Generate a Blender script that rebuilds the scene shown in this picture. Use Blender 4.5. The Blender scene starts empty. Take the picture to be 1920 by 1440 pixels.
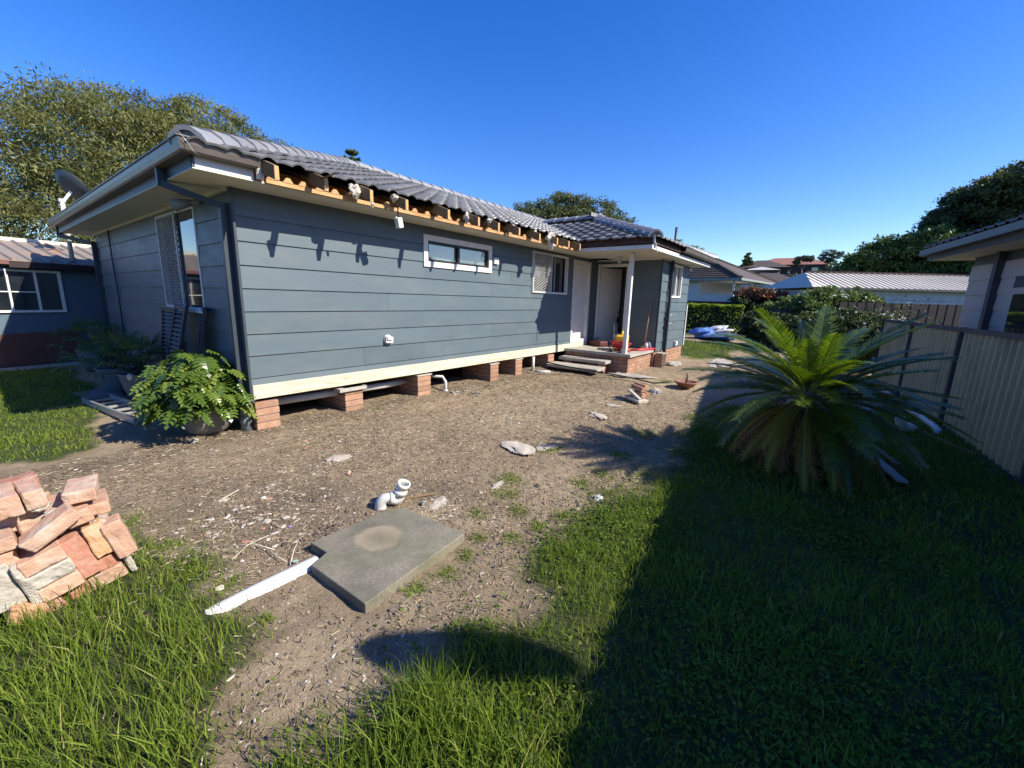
import bpy, bmesh, math, random
import numpy as np
from mathutils import Vector, Matrix, Quaternion
R = math.radians
rng = np.random.default_rng(7)
random.seed(7)
S = bpy.context.scene
C = S.collection

# ------------------------------------------------------------------ camera
EYE = 1.62
cam_d = bpy.data.cameras.new('camera'); cam = bpy.data.objects.new('camera', cam_d); C.objects.link(cam)
cam_d.sensor_width = 36; cam_d.lens = 780/1920*36; cam_d.clip_start = .05; cam_d.clip_end = 3000
cr = Vector((0.6065392, -0.79461858, 0.02629676)); cu = Vector((0.14271451, 0.14135426, 0.97961806)); cf = Vector((0.78213987, 0.59042382, -0.1991405))
cam.matrix_world = Matrix(((cr.x, cu.x, -cf.x, 0), (cr.y, cu.y, -cf.y, 0), (cr.z, cu.z, -cf.z, EYE), (0, 0, 0, 1)))
S.camera = cam
# ------------------------------------------------------------------ sky and sun
SUN = Vector((.33, -1, .84)).normalized()
W = bpy.data.worlds.new('World'); S.world = W; W.use_nodes = True
nt = W.node_tree; nt.nodes.clear()
sky = nt.nodes.new('ShaderNodeTexSky'); sky.sky_type = 'NISHITA'; sky.sun_disc = False
sky.sun_elevation = math.asin(SUN.z); sky.sun_rotation = math.atan2(SUN.x, SUN.y)
sky.air_density = 1.0; sky.dust_density = .35; sky.ozone_density = 3.5; sky.altitude = 20
bg = nt.nodes.new('ShaderNodeBackground'); bg.inputs[1].default_value = .138
wo = nt.nodes.new('ShaderNodeOutputWorld')
hs = nt.nodes.new('ShaderNodeHueSaturation'); hs.inputs['Saturation'].default_value = 1.36; hs.inputs['Hue'].default_value = .518; nt.links.new(sky.outputs[0], hs.inputs['Color']); nt.links.new(hs.outputs[0], bg.inputs[0]); nt.links.new(bg.outputs[0], wo.inputs[0])
sd = bpy.data.lights.new('sun', 'SUN'); sd.energy = 5.0; sd.angle = R(.5); sd.color = (1, .93, .80)
so = bpy.data.objects.new('sun', sd); C.objects.link(so); so.rotation_euler = (-SUN).to_track_quat('-Z', 'Y').to_euler(); so.location = (0, -10, 20)
S.view_settings.view_transform = 'Standard'; S.view_settings.look = 'None'; S.view_settings.exposure = 0.72; S.view_settings.gamma = 1
S.view_settings.use_curve_mapping = False
S.cycles.max_bounces = 6; S.cycles.transparent_max_bounces = 12

# ------------------------------------------------------------------ helpers
class MB:
    def __init__(s): s.v = []; s.f = []; s.sm = []
    def add(s, vs, fs, sm=False):
        o = len(s.v); s.v += [tuple(p) for p in vs]; s.f += [tuple(i+o for i in f) for f in fs]; s.sm += [sm]*len(fs); return s
    def box(s, x0, x1, y0, y1, z0, z1, M=None):
        vs = [Vector(p) for p in ((x0,y0,z0),(x1,y0,z0),(x1,y1,z0),(x0,y1,z0),(x0,y0,z1),(x1,y0,z1),(x1,y1,z1),(x0,y1,z1))]
        if M is not None: vs = [M @ p for p in vs]
        return s.add(vs, [(0,3,2,1),(4,5,6,7),(0,1,5,4),(1,2,6,5),(2,3,7,6),(3,0,4,7)])
    def cbox(s, c, d, rot=(0,0,0)):
        from mathutils import Euler
        M = Matrix.Translation(c) @ Euler(rot).to_matrix().to_4x4()
        return s.box(-d[0]/2, d[0]/2, -d[1]/2, d[1]/2, -d[2]/2, d[2]/2, M)
    def bar(s, a, b, w, h=None, up=(0,0,1)):
        a, b = Vector(a), Vector(b); h = h or w; d = (b-a).normalized(); u = Vector(up)
        if abs(d.dot(u)) > .99: u = Vector((1,0,0))
        x = d.cross(u).normalized()*w/2; y = x.cross(d).normalized()*h/2
        vs = [a-x-y, a+x-y, a+x+y, a-x+y, b-x-y, b+x-y, b+x+y, b-x+y]
        return s.add(vs, [(0,1,2,3),(7,6,5,4),(0,4,5,1),(1,5,6,2),(2,6,7,3),(3,7,4,0)])
    def tube(s, path, rad, n=8, cap=True):
        P = [Vector(p) for p in path]; m = len(P)
        if not hasattr(rad, '__len__'): rad = [rad]*m
        ref = None; vs = []
        for i, p in enumerate(P):
            d = (P[min(i+1, m-1)]-P[max(i-1, 0)]).normalized()
            if ref is None: ref = d.orthogonal().normalized()
            ref = (ref-d*ref.dot(d)).normalized(); q = d.cross(ref)
            for k in range(n):
                a = 2*math.pi*k/n; vs.append(p+(ref*math.cos(a)+q*math.sin(a))*rad[i])
        fs = [(i*n+k, i*n+(k+1) % n, (i+1)*n+(k+1) % n, (i+1)*n+k) for i in range(m-1) for k in range(n)]
        o = len(s.v); s.add(vs, fs, True)
        if cap: s.f += [tuple(o+k for k in reversed(range(n))), tuple(o+(m-1)*n+k for k in range(n))]; s.sm += [False, False]
        return s
    def lathe(s, prof, c=(0,0,0), n=20, M=None):
        vs = []; m = len(prof)
        for r, z in prof:
            for k in range(n):
                a = 2*math.pi*k/n; p = Vector((c[0]+r*math.cos(a), c[1]+r*math.sin(a), c[2]+z)); vs.append(M @ p if M else p)
        return s.add(vs, [(i*n+k, i*n+(k+1) % n, (i+1)*n+(k+1) % n, (i+1)*n+k) for i in range(m-1) for k in range(n)], True)
    def prism(s, pts, d):
        n = len(pts); d = Vector(d); a = [Vector(p) for p in pts]
        return s.add(a+[p+d for p in a], [tuple(range(n)), tuple(reversed(range(n, 2*n)))]+[((i+1) % n, i, n+i, n+(i+1) % n) for i in range(n)])
    def mesh(s, name, mat):
        me = bpy.data.meshes.new(name); me.from_pydata(s.v, [], s.f)
        if mat: me.materials.append(mat)
        me.polygons.foreach_set('use_smooth', s.sm); me.update(); return me
    def build(s, name, mat, parent=None, **kw):
        return link(name, s.mesh(name, mat), parent, **kw)
def link(name, me, parent=None, loc=None, rot=None, scale=None, M=None, **kw):
    o = bpy.data.objects.new(name, me); C.objects.link(o)
    if parent: o.parent = parent
    if M is not None: o.matrix_local = M
    if loc is not None: o.location = loc
    if rot is not None: o.rotation_euler = rot
    if scale is not None: o.scale = scale if hasattr(scale, '__len__') else (scale,)*3
    for k, v in kw.items(): o[k] = v
    return o
def tag(o, label, cat, group=None, kind=None):
    o['label'] = label; o['category'] = cat
    if group: o['group'] = group
    if kind: o['kind'] = kind
    return o
def thing(name, label, cat, loc=(0,0,0), rz=0, group=None):
    o = link(name, None, loc=loc, rot=(0,0,rz)); o.empty_display_size = .2
    return tag(o, label, cat, group)
def bevel(me, w, seg=1):
    bm = bmesh.new(); bm.from_mesh(me); bmesh.ops.bevel(bm, geom=bm.edges[:], offset=w, segments=seg, affect='EDGES', profile=.5); bm.to_mesh(me); bm.free(); return me
def npmesh(name, V, F, mat, attrs=None, smooth=False):
    """V (n,3); F: list of arrays (m,k) with k corners"""
    me = bpy.data.meshes.new(name); V = np.asarray(V, np.float32)
    me.vertices.add(len(V)); me.vertices.foreach_set('co', V.ravel())
    idx = np.concatenate([f.ravel() for f in F]).astype(np.int32)
    tot = np.concatenate([np.full(len(f), f.shape[1], np.int32) for f in F])
    st = np.concatenate([[0], np.cumsum(tot)[:-1]]).astype(np.int32)
    me.loops.add(len(idx)); me.loops.foreach_set('vertex_index', idx)
    me.polygons.add(len(tot)); me.polygons.foreach_set('loop_start', st)
    try: me.polygons.foreach_set('loop_total', tot)
    except Exception: pass
    me.polygons.foreach_set('use_smooth', np.full(len(tot), smooth))
    for k, a in (attrs or {}).items():
        at = me.attributes.new(k, 'FLOAT', 'POINT'); at.data.foreach_set('value', np.asarray(a, np.float32))
    if mat: me.materials.append(mat)
    me.update(calc_edges=True); me.validate(); return me
class Noise2:
    def __init__(s, seed, n=256): s.g = np.random.default_rng(seed).random((n, n)); s.n = n
    def __call__(s, x, y, f=1.0):
        x = np.asarray(x)*f+1000.3; y = np.asarray(y)*f+1000.7
        i = np.floor(x).astype(int); j = np.floor(y).astype(int); u = x-i; v = y-j; u = u*u*(3-2*u); v = v*v*(3-2*v); n = s.n
        g = s.g
        return ((g[i % n, j % n]*(1-u)+g[(i+1) % n, j % n]*u)*(1-v)+(g[i % n, (j+1) % n]*(1-u)+g[(i+1) % n, (j+1) % n]*u)*v)*2-1
N1, N2, N3, N4 = (Noise2(i) for i in (1, 2, 3, 4))

# ------------------------------------------------------------------ materials
def srgb(*c):
    return tuple((v/255/12.92 if v/255 <= .04045 else ((v/255+.055)/1.055)**2.4) for v in c)
def newmat(name):
    m = bpy.data.materials.new(name); m.use_nodes = True; nt = m.node_tree
    b = nt.nodes['Principled BSDF']; return m, nt, b
def nod(nt, t, **kw):
    n = nt.nodes.new(t)
    for k, v in kw.items(): setattr(n, k, v)
    return n
def noise(nt, vec, scale, detail=4, rough=.6):
    n = nod(nt, 'ShaderNodeTexNoise'); n.inputs['Scale'].default_value = scale; n.inputs['Detail'].default_value = detail; n.inputs['Roughness'].default_value = rough
    if vec: nt.links.new(vec, n.inputs['Vector'])
    return n.outputs[0]
def ramp(nt, fac, stops):
    r = nod(nt, 'ShaderNodeValToRGB'); e = r.color_ramp.elements
    while len(e) < len(stops): e.new(.5)
    for i, (p, c) in enumerate(stops):
        e[i].position = p; e[i].color = (*c, 1) if hasattr(c, '__len__') else (c, c, c, 1)
    nt.links.new(fac, r.inputs[0]); return r.outputs[0]
def mixc(nt, fac, a, b, mode='MIX'):
    m = nod(nt, 'ShaderNodeMix', data_type='RGBA', blend_type=mode)
    for s, v in ((m.inputs[0], fac), (m.inputs[6], a), (m.inputs[7], b)):
        if hasattr(v, 'links'): nt.links.new(v, s)
        elif hasattr(v, '__len__'): s.default_value = (*v[:3], 1)
        else: s.default_value = v
    return m.outputs[2]
def bumpn(nt, b, h, strength, dist=.01, prev=None):
    n = nod(nt, 'ShaderNodeBump'); n.inputs['Strength'].default_value = strength; n.inputs['Distance'].default_value = dist
    nt.links.new(h, n.inputs['Height'])
    if prev: nt.links.new(prev, n.inputs['Normal'])
    nt.links.new(n.outputs[0], b.inputs['Normal']); return n.outputs[0]
def pmat(name, c1, c2=None, scale=4, rough=.7, bump=.15, bscale=60, rand=0, spec=.4, dirt=None, dscale=1.5, damt=.4, metal=0, stretch=None, bdist=.01, rvar=.1):
    m, nt, b = newmat(name)
    pos = nod(nt, 'ShaderNodeNewGeometry').outputs['Position']
    if stretch:
        vm = nod(nt, 'ShaderNodeVectorMath', operation='MULTIPLY'); vm.inputs[1].default_value = stretch; nt.links.new(pos, vm.inputs[0]); pos = vm.outputs[0]
    c2 = c2 or tuple(v*.75 for v in c1)
    n = noise(nt, pos, scale, 6)
    col = ramp(nt, n, [(.3, c1), (.7, c2)])
    if dirt:
        n2 = noise(nt, pos, dscale, 8, .7); f = ramp(nt, n2, [(.5, 0.0), (.72, damt)])
        col = mixc(nt, f, col, dirt)
    if rand:
        oi = nod(nt, 'ShaderNodeObjectInfo'); mr = nod(nt, 'ShaderNodeMapRange'); nt.links.new(oi.outputs['Random'], mr.inputs[0]); mr.inputs[3].default_value = 1-rand; mr.inputs[4].default_value = 1+rand
        h = nod(nt, 'ShaderNodeHueSaturation'); nt.links.new(mr.outputs[0], h.inputs['Value']); nt.links.new(col, h.inputs['Color']); col = h.outputs[0]
    nt.links.new(col, b.inputs['Base Color'])
    fine = noise(nt, pos, bscale, 5)
    rr = ramp(nt, fine, [(.2, max(rough-rvar, 0)), (.8, min(rough+rvar, 1))]); nt.links.new(rr, b.inputs['Roughness'])
    b.inputs['Specular IOR Level'].default_value = spec; b.inputs['Metallic'].default_value = metal
    if bump: bumpn(nt, b, fine, bump, bdist)
    return m
def leafmat(name, ca, cb, cc=None, transl=.35, rough=.5, spec=.4):
    m, nt, b = newmat(name)
    a = nod(nt, 'ShaderNodeAttribute', attribute_name='rnd')
    st = [(0, ca), (1, cb)] if cc is None else [(0, ca), (.75, cb), (1, cc)]
    col = ramp(nt, a.outputs['Fac'], st)
    nt.links.new(col, b.inputs['Base Color']); b.inputs['Roughness'].default_value = rough; b.inputs['Specular IOR Level'].default_value = spec
    t = nod(nt, 'ShaderNodeBsdfTranslucent'); tc = mixc(nt, .5, col, (.35, .5, .03), 'MIX')
    h = nod(nt, 'ShaderNodeHueSaturation'); h.inputs['Value'].default_value = 1.2; h.inputs['Saturation'].default_value = 1.1; nt.links.new(col, h.inputs['Color']); nt.links.new(h.outputs[0], t.inputs[0])
    mx = nod(nt, 'ShaderNodeMixShader'); mx.inputs[0].default_value = transl
    nt.links.new(b.outputs[0], mx.inputs[1]); nt.links.new(t.outputs[0], mx.inputs[2]); nt.links.new(mx.outputs[0], nt.nodes['Material Output'].inputs[0])
    return m

M_clad = pmat('blue_grey_paint', (.102, .138, .157), (.088, .121, .139), scale=1.2, rough=.5, bump=.22, bscale=7, bdist=.006, rand=.06, dirt=(.16,.17,.165), dscale=2.6, damt=.4, stretch=(.5,.5,1.6))
M_cladside = M_clad
M_trimdark = pmat('dark_slate_paint', (.045, .06, .075), (.035, .047, .06), rough=.45, bump=.03)
M_white = pmat('white_paint', (.74, .73, .70), (.66, .65, .61), scale=3, rough=.5, bump=.05, dirt=(.42,.38,.32), dscale=5, damt=.35)
M_cream = pmat('cream_soffit_paint', (.62, .60, .50), (.56, .54, .44), scale=2, rough=.6, bump=.03, dirt=(.40,.37,.28), dscale=2, damt=.25)
M_pine = pmat('weathered_pale_timber', (.66, .61, .47), (.56, .50, .37), scale=3, rough=.75, bump=.2, bscale=30, dirt=(.32,.24,.14), dscale=6, damt=.75, stretch=(.6,1,6))
M_fresh = pmat('orange_timber', (.60, .36, .16), (.44, .23, .09), scale=6, rough=.65, bump=.15, bscale=40, dirt=(.2,.09,.04), dscale=5, damt=.6)
M_rafter = pmat('aged_rafter_timber', (.30, .20, .10), (.19, .13, .07), scale=8, rough=.8, bump=.25, bscale=40, dirt=(.07,.06,.05), dscale=5, damt=.7, rand=.15)
M_rend = pmat('sawn_rafter_end', (.60, .36, .14), (.48, .27, .10), scale=25, rough=.7, bump=.1)
M_brownfascia = pmat('old_brown_fascia', (.075, .035, .025), (.045, .022, .018), scale=6, rough=.8, bump=.3, dirt=(.16,.11,.08), dscale=8, damt=.5)
M_mortar = pmat('pale_mortar', (.52, .48, .41), (.36, .33, .28), scale=14, rough=.95, bump=.8, bscale=35, bdist=.02)
M_gutter = pmat('brown_grey_gutter', (.135, .115, .10), (.10, .085, .075), scale=3, rough=.35, bump=.02, spec=.6)
M_tile = pmat('grey_glazed_tile', (.16, .165, .172), (.095, .098, .105), scale=1.8, rough=.33, bump=.2, bscale=45, rand=.18, spec=.55, dirt=(.19,.18,.17), dscale=3, damt=.6)
M_cap = pmat('grey_ridge_cap', (.27, .275, .285), (.19, .195, .205), scale=3, rough=.5, bump=.25, bscale=40, rand=.1, spec=.5, dirt=(.30,.24,.19), dscale=4, damt=.7)
M_brick = pmat('orange_brown_brick', (.40, .225, .145), (.30, .165, .105), scale=9, rough=.88, bump=.5, bscale=45, rand=.16, dirt=(.44,.36,.28), dscale=7, damt=.55)
M_joint = pmat('brick_joint', (.20,.16,.13), rough=.95, bump=.5)
M_pbrick = pmat('salmon_brick', (.54, .345, .245), (.43, .25, .17), scale=16, rough=.9, bump=.6, bscale=60, rand=.12, dirt=(.54,.48,.40), dscale=4.5, damt=1.0)
M_pbrick2 = pmat('red_salmon_brick', (.42, .20, .14), (.36, .155, .10), scale=16, rough=.9, bump=.5, bscale=60, rand=.12, dirt=(.52,.42,.35), dscale=12, damt=.5)
M_conc = pmat('pale_concrete', (.42, .39, .34), (.33, .30, .26), scale=6, rough=.9, bump=.4, bscale=60, dirt=(.22,.19,.15), dscale=3, damt=.5)
M_rubble = pmat('rubble', (.50, .44, .36), (.36, .31, .25), scale=15, rough=.95, bump=.7, bscale=50, rand=.2)
M_pvc = pmat('white_pvc', (.62, .62, .59), (.54, .54, .50), scale=5, rough=.35, bump=.02, dirt=(.45,.40,.32), dscale=7, damt=.5)
M_greypvc = pmat('grey_pvc', (.22, .25, .27), (.18, .21, .23), rough=.45, bump=.02, dirt=(.3,.27,.22), dscale=9, damt=.3)
M_dark = pmat('dark_interior', (.012, .012, .012), rough=.9, bump=0)
M_black = pmat('black_aluminium', (.02, .02, .022), rough=.4, bump=0)
M_alum = pmat('silver_aluminium', (.55, .56, .57), (.48,.49,.5), rough=.38, bump=.02, metal=.6)
M_mesh = pmat('light_grey_security_mesh', (.58, .58, .57), rough=.5, bump=0)
M_bin = pmat('charcoal_metal', (.035, .04, .046), (.028, .032, .037), rough=.45, bump=.02)
M_glazedpot = pmat('grey_stone_pot', (.22, .21, .20), (.16, .155, .15), scale=5, rough=.6, bump=.1, dirt=(.3,.28,.25), dscale=4, damt=.5)
M_bluepot = pmat('blue_grey_pot', (.13, .17, .20), (.10, .135, .16), rough=.5, bump=.05)
M_soil = pmat('potting_soil', (.035,.025,.018), rough=1, bump=.6)
M_redhose = pmat('red_hose', (.50, .03, .05), (.40,.025,.04), rough=.4, bump=0)
M_yellow = pmat('yellow_plastic', (.80, .55, .05), (.72,.48,.04), rough=.4, bump=0)
M_redbox = pmat('dark_red_bag', (.12,.03,.03), rough=.6, bump=.1)
M_bluepl = pmat('blue_tarp', (.10,.22,.55), (.16,.28,.6), scale=3, rough=.4, bump=.3, bscale=6, bdist=.05)
M_whitecloth = pmat('pale_sheet', (.6,.6,.62), rough=.6, bump=.3, bscale=6)
M_broom = pmat('broom_handle', (.50,.27,.17), rough=.5, bump=0)
M_bark = pmat('bark', (.10,.08,.065), (.06,.05,.04), scale=6, rough=.95, bump=.7, bscale=15, bdist=.03)
M_barkpale = pmat('pale_gum_bark', (.32,.27,.22), (.20,.16,.13), scale=4, rough=.9, bump=.3)
M_rust = pmat('rust_brown_sheet', (.13, .062, .047), (.095,.046,.036), scale=2, rough=.6, bump=.1, dirt=(.28,.16,.12), dscale=2, damt=.5)
M_shedroof = pmat('weathered_grey_roof', (.27, .235, .20), (.21,.18,.155), scale=1.2, rough=.6, bump=.1, dirt=(.42,.20,.09), dscale=1.1, damt=.8)
M_shedblue = pmat('shed_blue_paint', (.10,.145,.185), (.085,.125,.165), rough=.6, bump=.05)
M_redgut = pmat('faded_red_gutter', (.20,.09,.075), rough=.5, bump=.03)
M_fencep = pmat('cream_fence_sheet', (.46, .40, .23), (.40, .345, .20), scale=2, rough=.5, bump=.03, dirt=(.2,.17,.12), dscale=2, damt=.6)
M_fencef = pmat('slate_fence_frame', (.055,.06,.075), rough=.45, bump=.02)
M_nclad = pmat('light_grey_cladding', (.40,.39,.37), (.36,.35,.335), scale=1.5, rough=.6, bump=.05, rand=.03)
M_nroof = pmat('neighbour_tile', (.13,.14,.16), (.09,.10,.115), scale=2, rough=.45, bump=.2, rand=.1)
M_ribroof = pmat('white_ribbed_steel', (.66,.60,.49), (.60,.54,.44), scale=.8, rough=.75, bump=.02, dirt=(.42,.38,.32), dscale=1.2, damt=.4)
M_maroon = pmat('maroon_paint', (.07,.025,.025), rough=.6, bump=.05)
M_fencebr = pmat('dark_brown_fence', (.035,.022,.022), (.027,.017,.017), rough=.6, bump=.05)
M_farwhite = pmat('far_white_wall', (.66,.65,.62), (.6,.59,.56), rough=.7, bump=.05)
M_farroof = pmat('far_brown_tile', (.10,.075,.062), (.065,.05,.043), scale=2.5, rough=.75, bump=.3, bscale=8, rand=.1)
M_farroof2 = pmat('far_red_tile', (.30,.14,.10), rough=.8, bump=.1)
M_roofground = pmat('roof_underlay', (.05,.05,.055), rough=.9, bump=0)
M_plank = pmat('split_grey_plank', (.42,.41,.39), (.26,.25,.24), scale=6, rough=.85, bump=.4, bscale=25, dirt=(.12,.11,.1), dscale=7, damt=.7)
M_wood = pmat('brown_plank', (.22,.13,.08), (.15,.09,.05), scale=8, rough=.85, bump=.3)
M_twig = pmat('twig', (.30,.19,.10), rough=.9, bump=.2)
M_purple = pmat('purple_scrap', (.30,.18,.55), rough=.5, bump=0)

def glassmat(name, base, inner2=None, refl=.9):
    m, nt, b = newmat(name)
    pos = nod(nt, 'ShaderNodeNewGeometry').outputs['Position']
    n = noise(nt, pos, 1.7, 3)
    col = ramp(nt, n, [(.4, base), (.65, inner2 or tuple(v*.6 for v in base))])
    nt.links.new(col, b.inputs['Base Color']); b.inputs['Roughness'].default_value = .04; b.inputs['IOR'].default_value = 1.9; b.inputs['Specular IOR Level'].default_value = refl
    bumpn(nt, b, noise(nt, pos, 2.2, 1), .06, .02)
    return m
M_glass = glassmat('window_glass', (.02,.024,.026), (.008,.009,.01))
M_glassfrost = glassmat('obscure_glass', (.16,.18,.165), (.06,.07,.065))
M_glasscurtain = glassmat('glass_over_curtain', (.20,.21,.20), (.07,.075,.07))

# ground material: colours by painted masks of real soil, sand and turf
def groundmat():
    m, nt, b = newmat('ground_soil')
    pos = nod(nt, 'ShaderNodeNewGeometry').outputs['Position']
    A = lambda n: nod(nt, 'ShaderNodeAttribute', attribute_name=n).outputs['Fac']
    base = ramp(nt, noise(nt, pos, 3.5, 8, .7), [(.30, (.15, .108, .070)), (.50, (.27, .20, .132)), (.72, (.43, .335, .22))])
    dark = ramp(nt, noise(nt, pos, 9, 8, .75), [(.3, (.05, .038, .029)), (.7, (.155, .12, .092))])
    sand = ramp(nt, noise(nt, pos, 6, 8, .7), [(.3, (.30, .225, .145)), (.7, (.52, .41, .27))])
    turf = ramp(nt, noise(nt, pos, 5, 6, .7), [(.3, (.025, .045, .012)), (.55, (.07, .085, .03)), (.75, (.14, .11, .055))])
    edge = noise(nt, pos, 2.6, 8, .75)
    def fac(mask, w=.5):
        a = nod(nt, 'ShaderNodeMath', operation='MULTIPLY_ADD'); nt.links.new(edge, a.inputs[0]); a.inputs[1].default_value = w; nt.links.new(mask, a.inputs[2])
        s = nod(nt, 'ShaderNodeMapRange'); nt.links.new(a.outputs[0], s.inputs[0]); s.inputs[1].default_value = .5+w*.5-.22; s.inputs[2].default_value = .5+w*.5+.22; return s.outputs[0]
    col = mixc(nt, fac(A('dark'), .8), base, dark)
    col = mixc(nt, fac(A('sand'), .8), col, sand)
    # fibrous dead grass in the soil: stretched fine noise
    fib = ramp(nt, noise(nt, pos, 60, 6, .8), [(.42, 0.0), (.62, 1.0)])
    fm = nod(nt, 'ShaderNodeMath', operation='MULTIPLY'); nt.links.new(fib, fm.inputs[0]); fm.inputs[1].default_value = .35
    col = mixc(nt, fm.outputs[0], col, (.40, .32, .20))
    fine = ramp(nt, noise(nt, pos, 170, 4, .8), [(.36, .55), (.66, 1.35)])
    col = mixc(nt, 1.0, col, fine, 'MULTIPLY')
    col = mixc(nt, fac(A('turf'), .35), col, turf)
    vo = nod(nt, 'ShaderNodeTexVoronoi'); vo.inputs['Scale'].default_value = 70; nt.links.new(pos, vo.inputs['Vector'])
    sp = ramp(nt, vo.outputs['Distance'], [(.10, 1.0), (.16, 0.0)])
    gt = ramp(nt, noise(nt, pos, 4, 4), [(.5, 0.0), (.65, .8)])
    sm = nod(nt, 'ShaderNodeMath', operation='MULTIPLY'); nt.links.new(sp, sm.inputs[0]); nt.links.new(gt, sm.inputs[1])
    col = mixc(nt, sm.outputs[0], col, (.50, .45, .38))
    nt.links.new(col, b.inputs['Base Color']); b.inputs['Roughness'].default_value = .95; b.inputs['Specular IOR Level'].default_value = .2
    p = bumpn(nt, b, noise(nt, pos, 22, 8, .75), .9, .03)
    bumpn(nt, b, noise(nt, pos, 110, 5, .8), .8, .008, p)
    return m
M_ground = groundmat()

# ------------------------------------------------------------------ ground sheet
def edge_right(x):
    return np.interp(x, [-1, .2, .49, .9, 1.25, 1.6, 2.0, 2.56, 3.37, 4.1, 5.75, 7.3, 8.2, 9.5, 12], [1.05, 1.12, 1.24, 1.25, 1.26, 1.17, 1.35, 1.27, 1.26, 1.23, 1.3, 1.2, .4, -.9, -1.6])
def turf_mask(x, y):
    """1 where grass grows, about 0 on bare soil, soft in between"""
    w = .16*N1(x, y, 2.2)+.09*N2(x, y, 6)+.05*N3(x, y, 15)
    sm = lambda t, a: 1/(1+np.exp(-t/a))
    right = sm(edge_right(x)-y+w*1.2, .10)
    lx = np.interp(y, [1.0, 1.45, 1.69, 1.85, 2.1, 2.66, 3.1, 3.6, 3.9], [-.1, .12, .32, .56, .64, .62, .56, .56, .1])
    left = sm(lx-x+w*1.0, .085)*sm(3.75-y+w, .1)
    l2 = np.interp(y, [5.6, 5.9, 6.8, 7.6, 9, 12.6], [.2, .66, .80, 1.0, 1.2, 1.25])
    lawn = sm(l2-x+w*.6, .06)*sm(y-(5.86-.1*x)+w, .07)*sm(12.55+.2*x-y, .05)
    side = sm(x-13.6+w*2, .2)*sm(y-2.6-w*2, .15)*sm(20-x, .5)
    far = sm(np.hypot(x, y)-24, .5)
    back = sm(-x-1.5+w, .2)*sm(5.0-y, .3)
    return np.clip(np.maximum.reduce([right, left, lawn, side, far, back]), 0, 1)
def ground_h(x, y, micro=True):
    x = np.asarray(x, float); y = np.asarray(y, float); d = np.hypot(x, y)
    t = np.clip((d-55)/115, 0, 1); hill = 11*(t*t*(3-2*t))*(1+.12*N1(x, y, .02))
    t2 = np.clip((d-26)/20, 0, 1); hill = hill+.8*t2*t2*(3-2*t2)
    near = np.clip(1-(d-18)/6, 0, 1)
    z = hill
    if micro: z = z+near*(.014*N1(x, y, 1.3)+.010*N2(x, y, 4)+.006*N3(x, y, 11)+.004*N4(x, y, 25))
    # worn soil sits a little lower than the turf
    z = z-near*.02*(1-turf_mask(x, y))+near*.018
    # mound of loose earth under the step, trench along the bearer
    z = z+.05*np.exp(-((x-7.9)**2/.5+(y-5.45)**2/.06))+.04*np.exp(-((x-5.2)**2/.8+(y-5.55)**2/.08))
    return z
def axis(a, b, st, lim):
    m = list(np.arange(a, b, st)); g = st
    lo = []; p = a
    while p > -lim: g *= 1.16; p -= g; lo.append(p)
    hi = []; p = m[-1]; g = st
    while p < lim: g *= 1.16; p += g; hi.append(p)
    return np.array(lo[::-1]+m+hi)
gx = axis(-1.6, 14, .035, 900); gy = axis(-2.2, 7.5, .035, 900)
GX, GY = np.meshgrid(gx, gy); fx, fy = GX.ravel(), GY.ravel()
GZ = ground_h(fx, fy)
nx, ny = len(gx), len(gy)
ii = (np.arange(ny-1)[:, None]*nx+np.arange(nx-1)[None, :]).ravel()
quads = np.stack([ii, ii+1, ii+1+nx, ii+nx], 1)
tm = turf_mask(fx, fy)
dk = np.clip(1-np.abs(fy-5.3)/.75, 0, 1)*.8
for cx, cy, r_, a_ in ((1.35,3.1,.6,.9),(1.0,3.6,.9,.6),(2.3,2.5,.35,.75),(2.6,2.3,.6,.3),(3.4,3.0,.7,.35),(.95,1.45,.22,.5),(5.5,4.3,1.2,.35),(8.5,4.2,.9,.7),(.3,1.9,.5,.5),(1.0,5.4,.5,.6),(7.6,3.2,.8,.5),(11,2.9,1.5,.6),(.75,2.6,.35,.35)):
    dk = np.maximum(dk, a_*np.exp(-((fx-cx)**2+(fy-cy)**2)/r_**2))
sa = .42+0*fx
for cx, cy, r_, a_ in ((.75,1.6,.35,.9),(.55,1.75,.2,.7),(1.25,1.55,.3,.6),(2.0,2.15,.35,.9),(3.0,1.7,.7,.7),(4.3,3.6,1.0,.75),(3.0,3.9,.7,.6),(6.2,3.2,1.3,.8),(8.5,2.3,1.2,.85),(5.5,1.9,.9,.6),(.9,2.15,.2,.6)):
    sa = np.maximum(sa, a_*np.exp(-((fx-cx)**2+(fy-cy)**2)/r_**2))
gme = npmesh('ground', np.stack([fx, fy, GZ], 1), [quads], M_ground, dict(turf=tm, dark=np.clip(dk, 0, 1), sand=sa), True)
ground = link('ground', gme, kind='structure')

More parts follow.
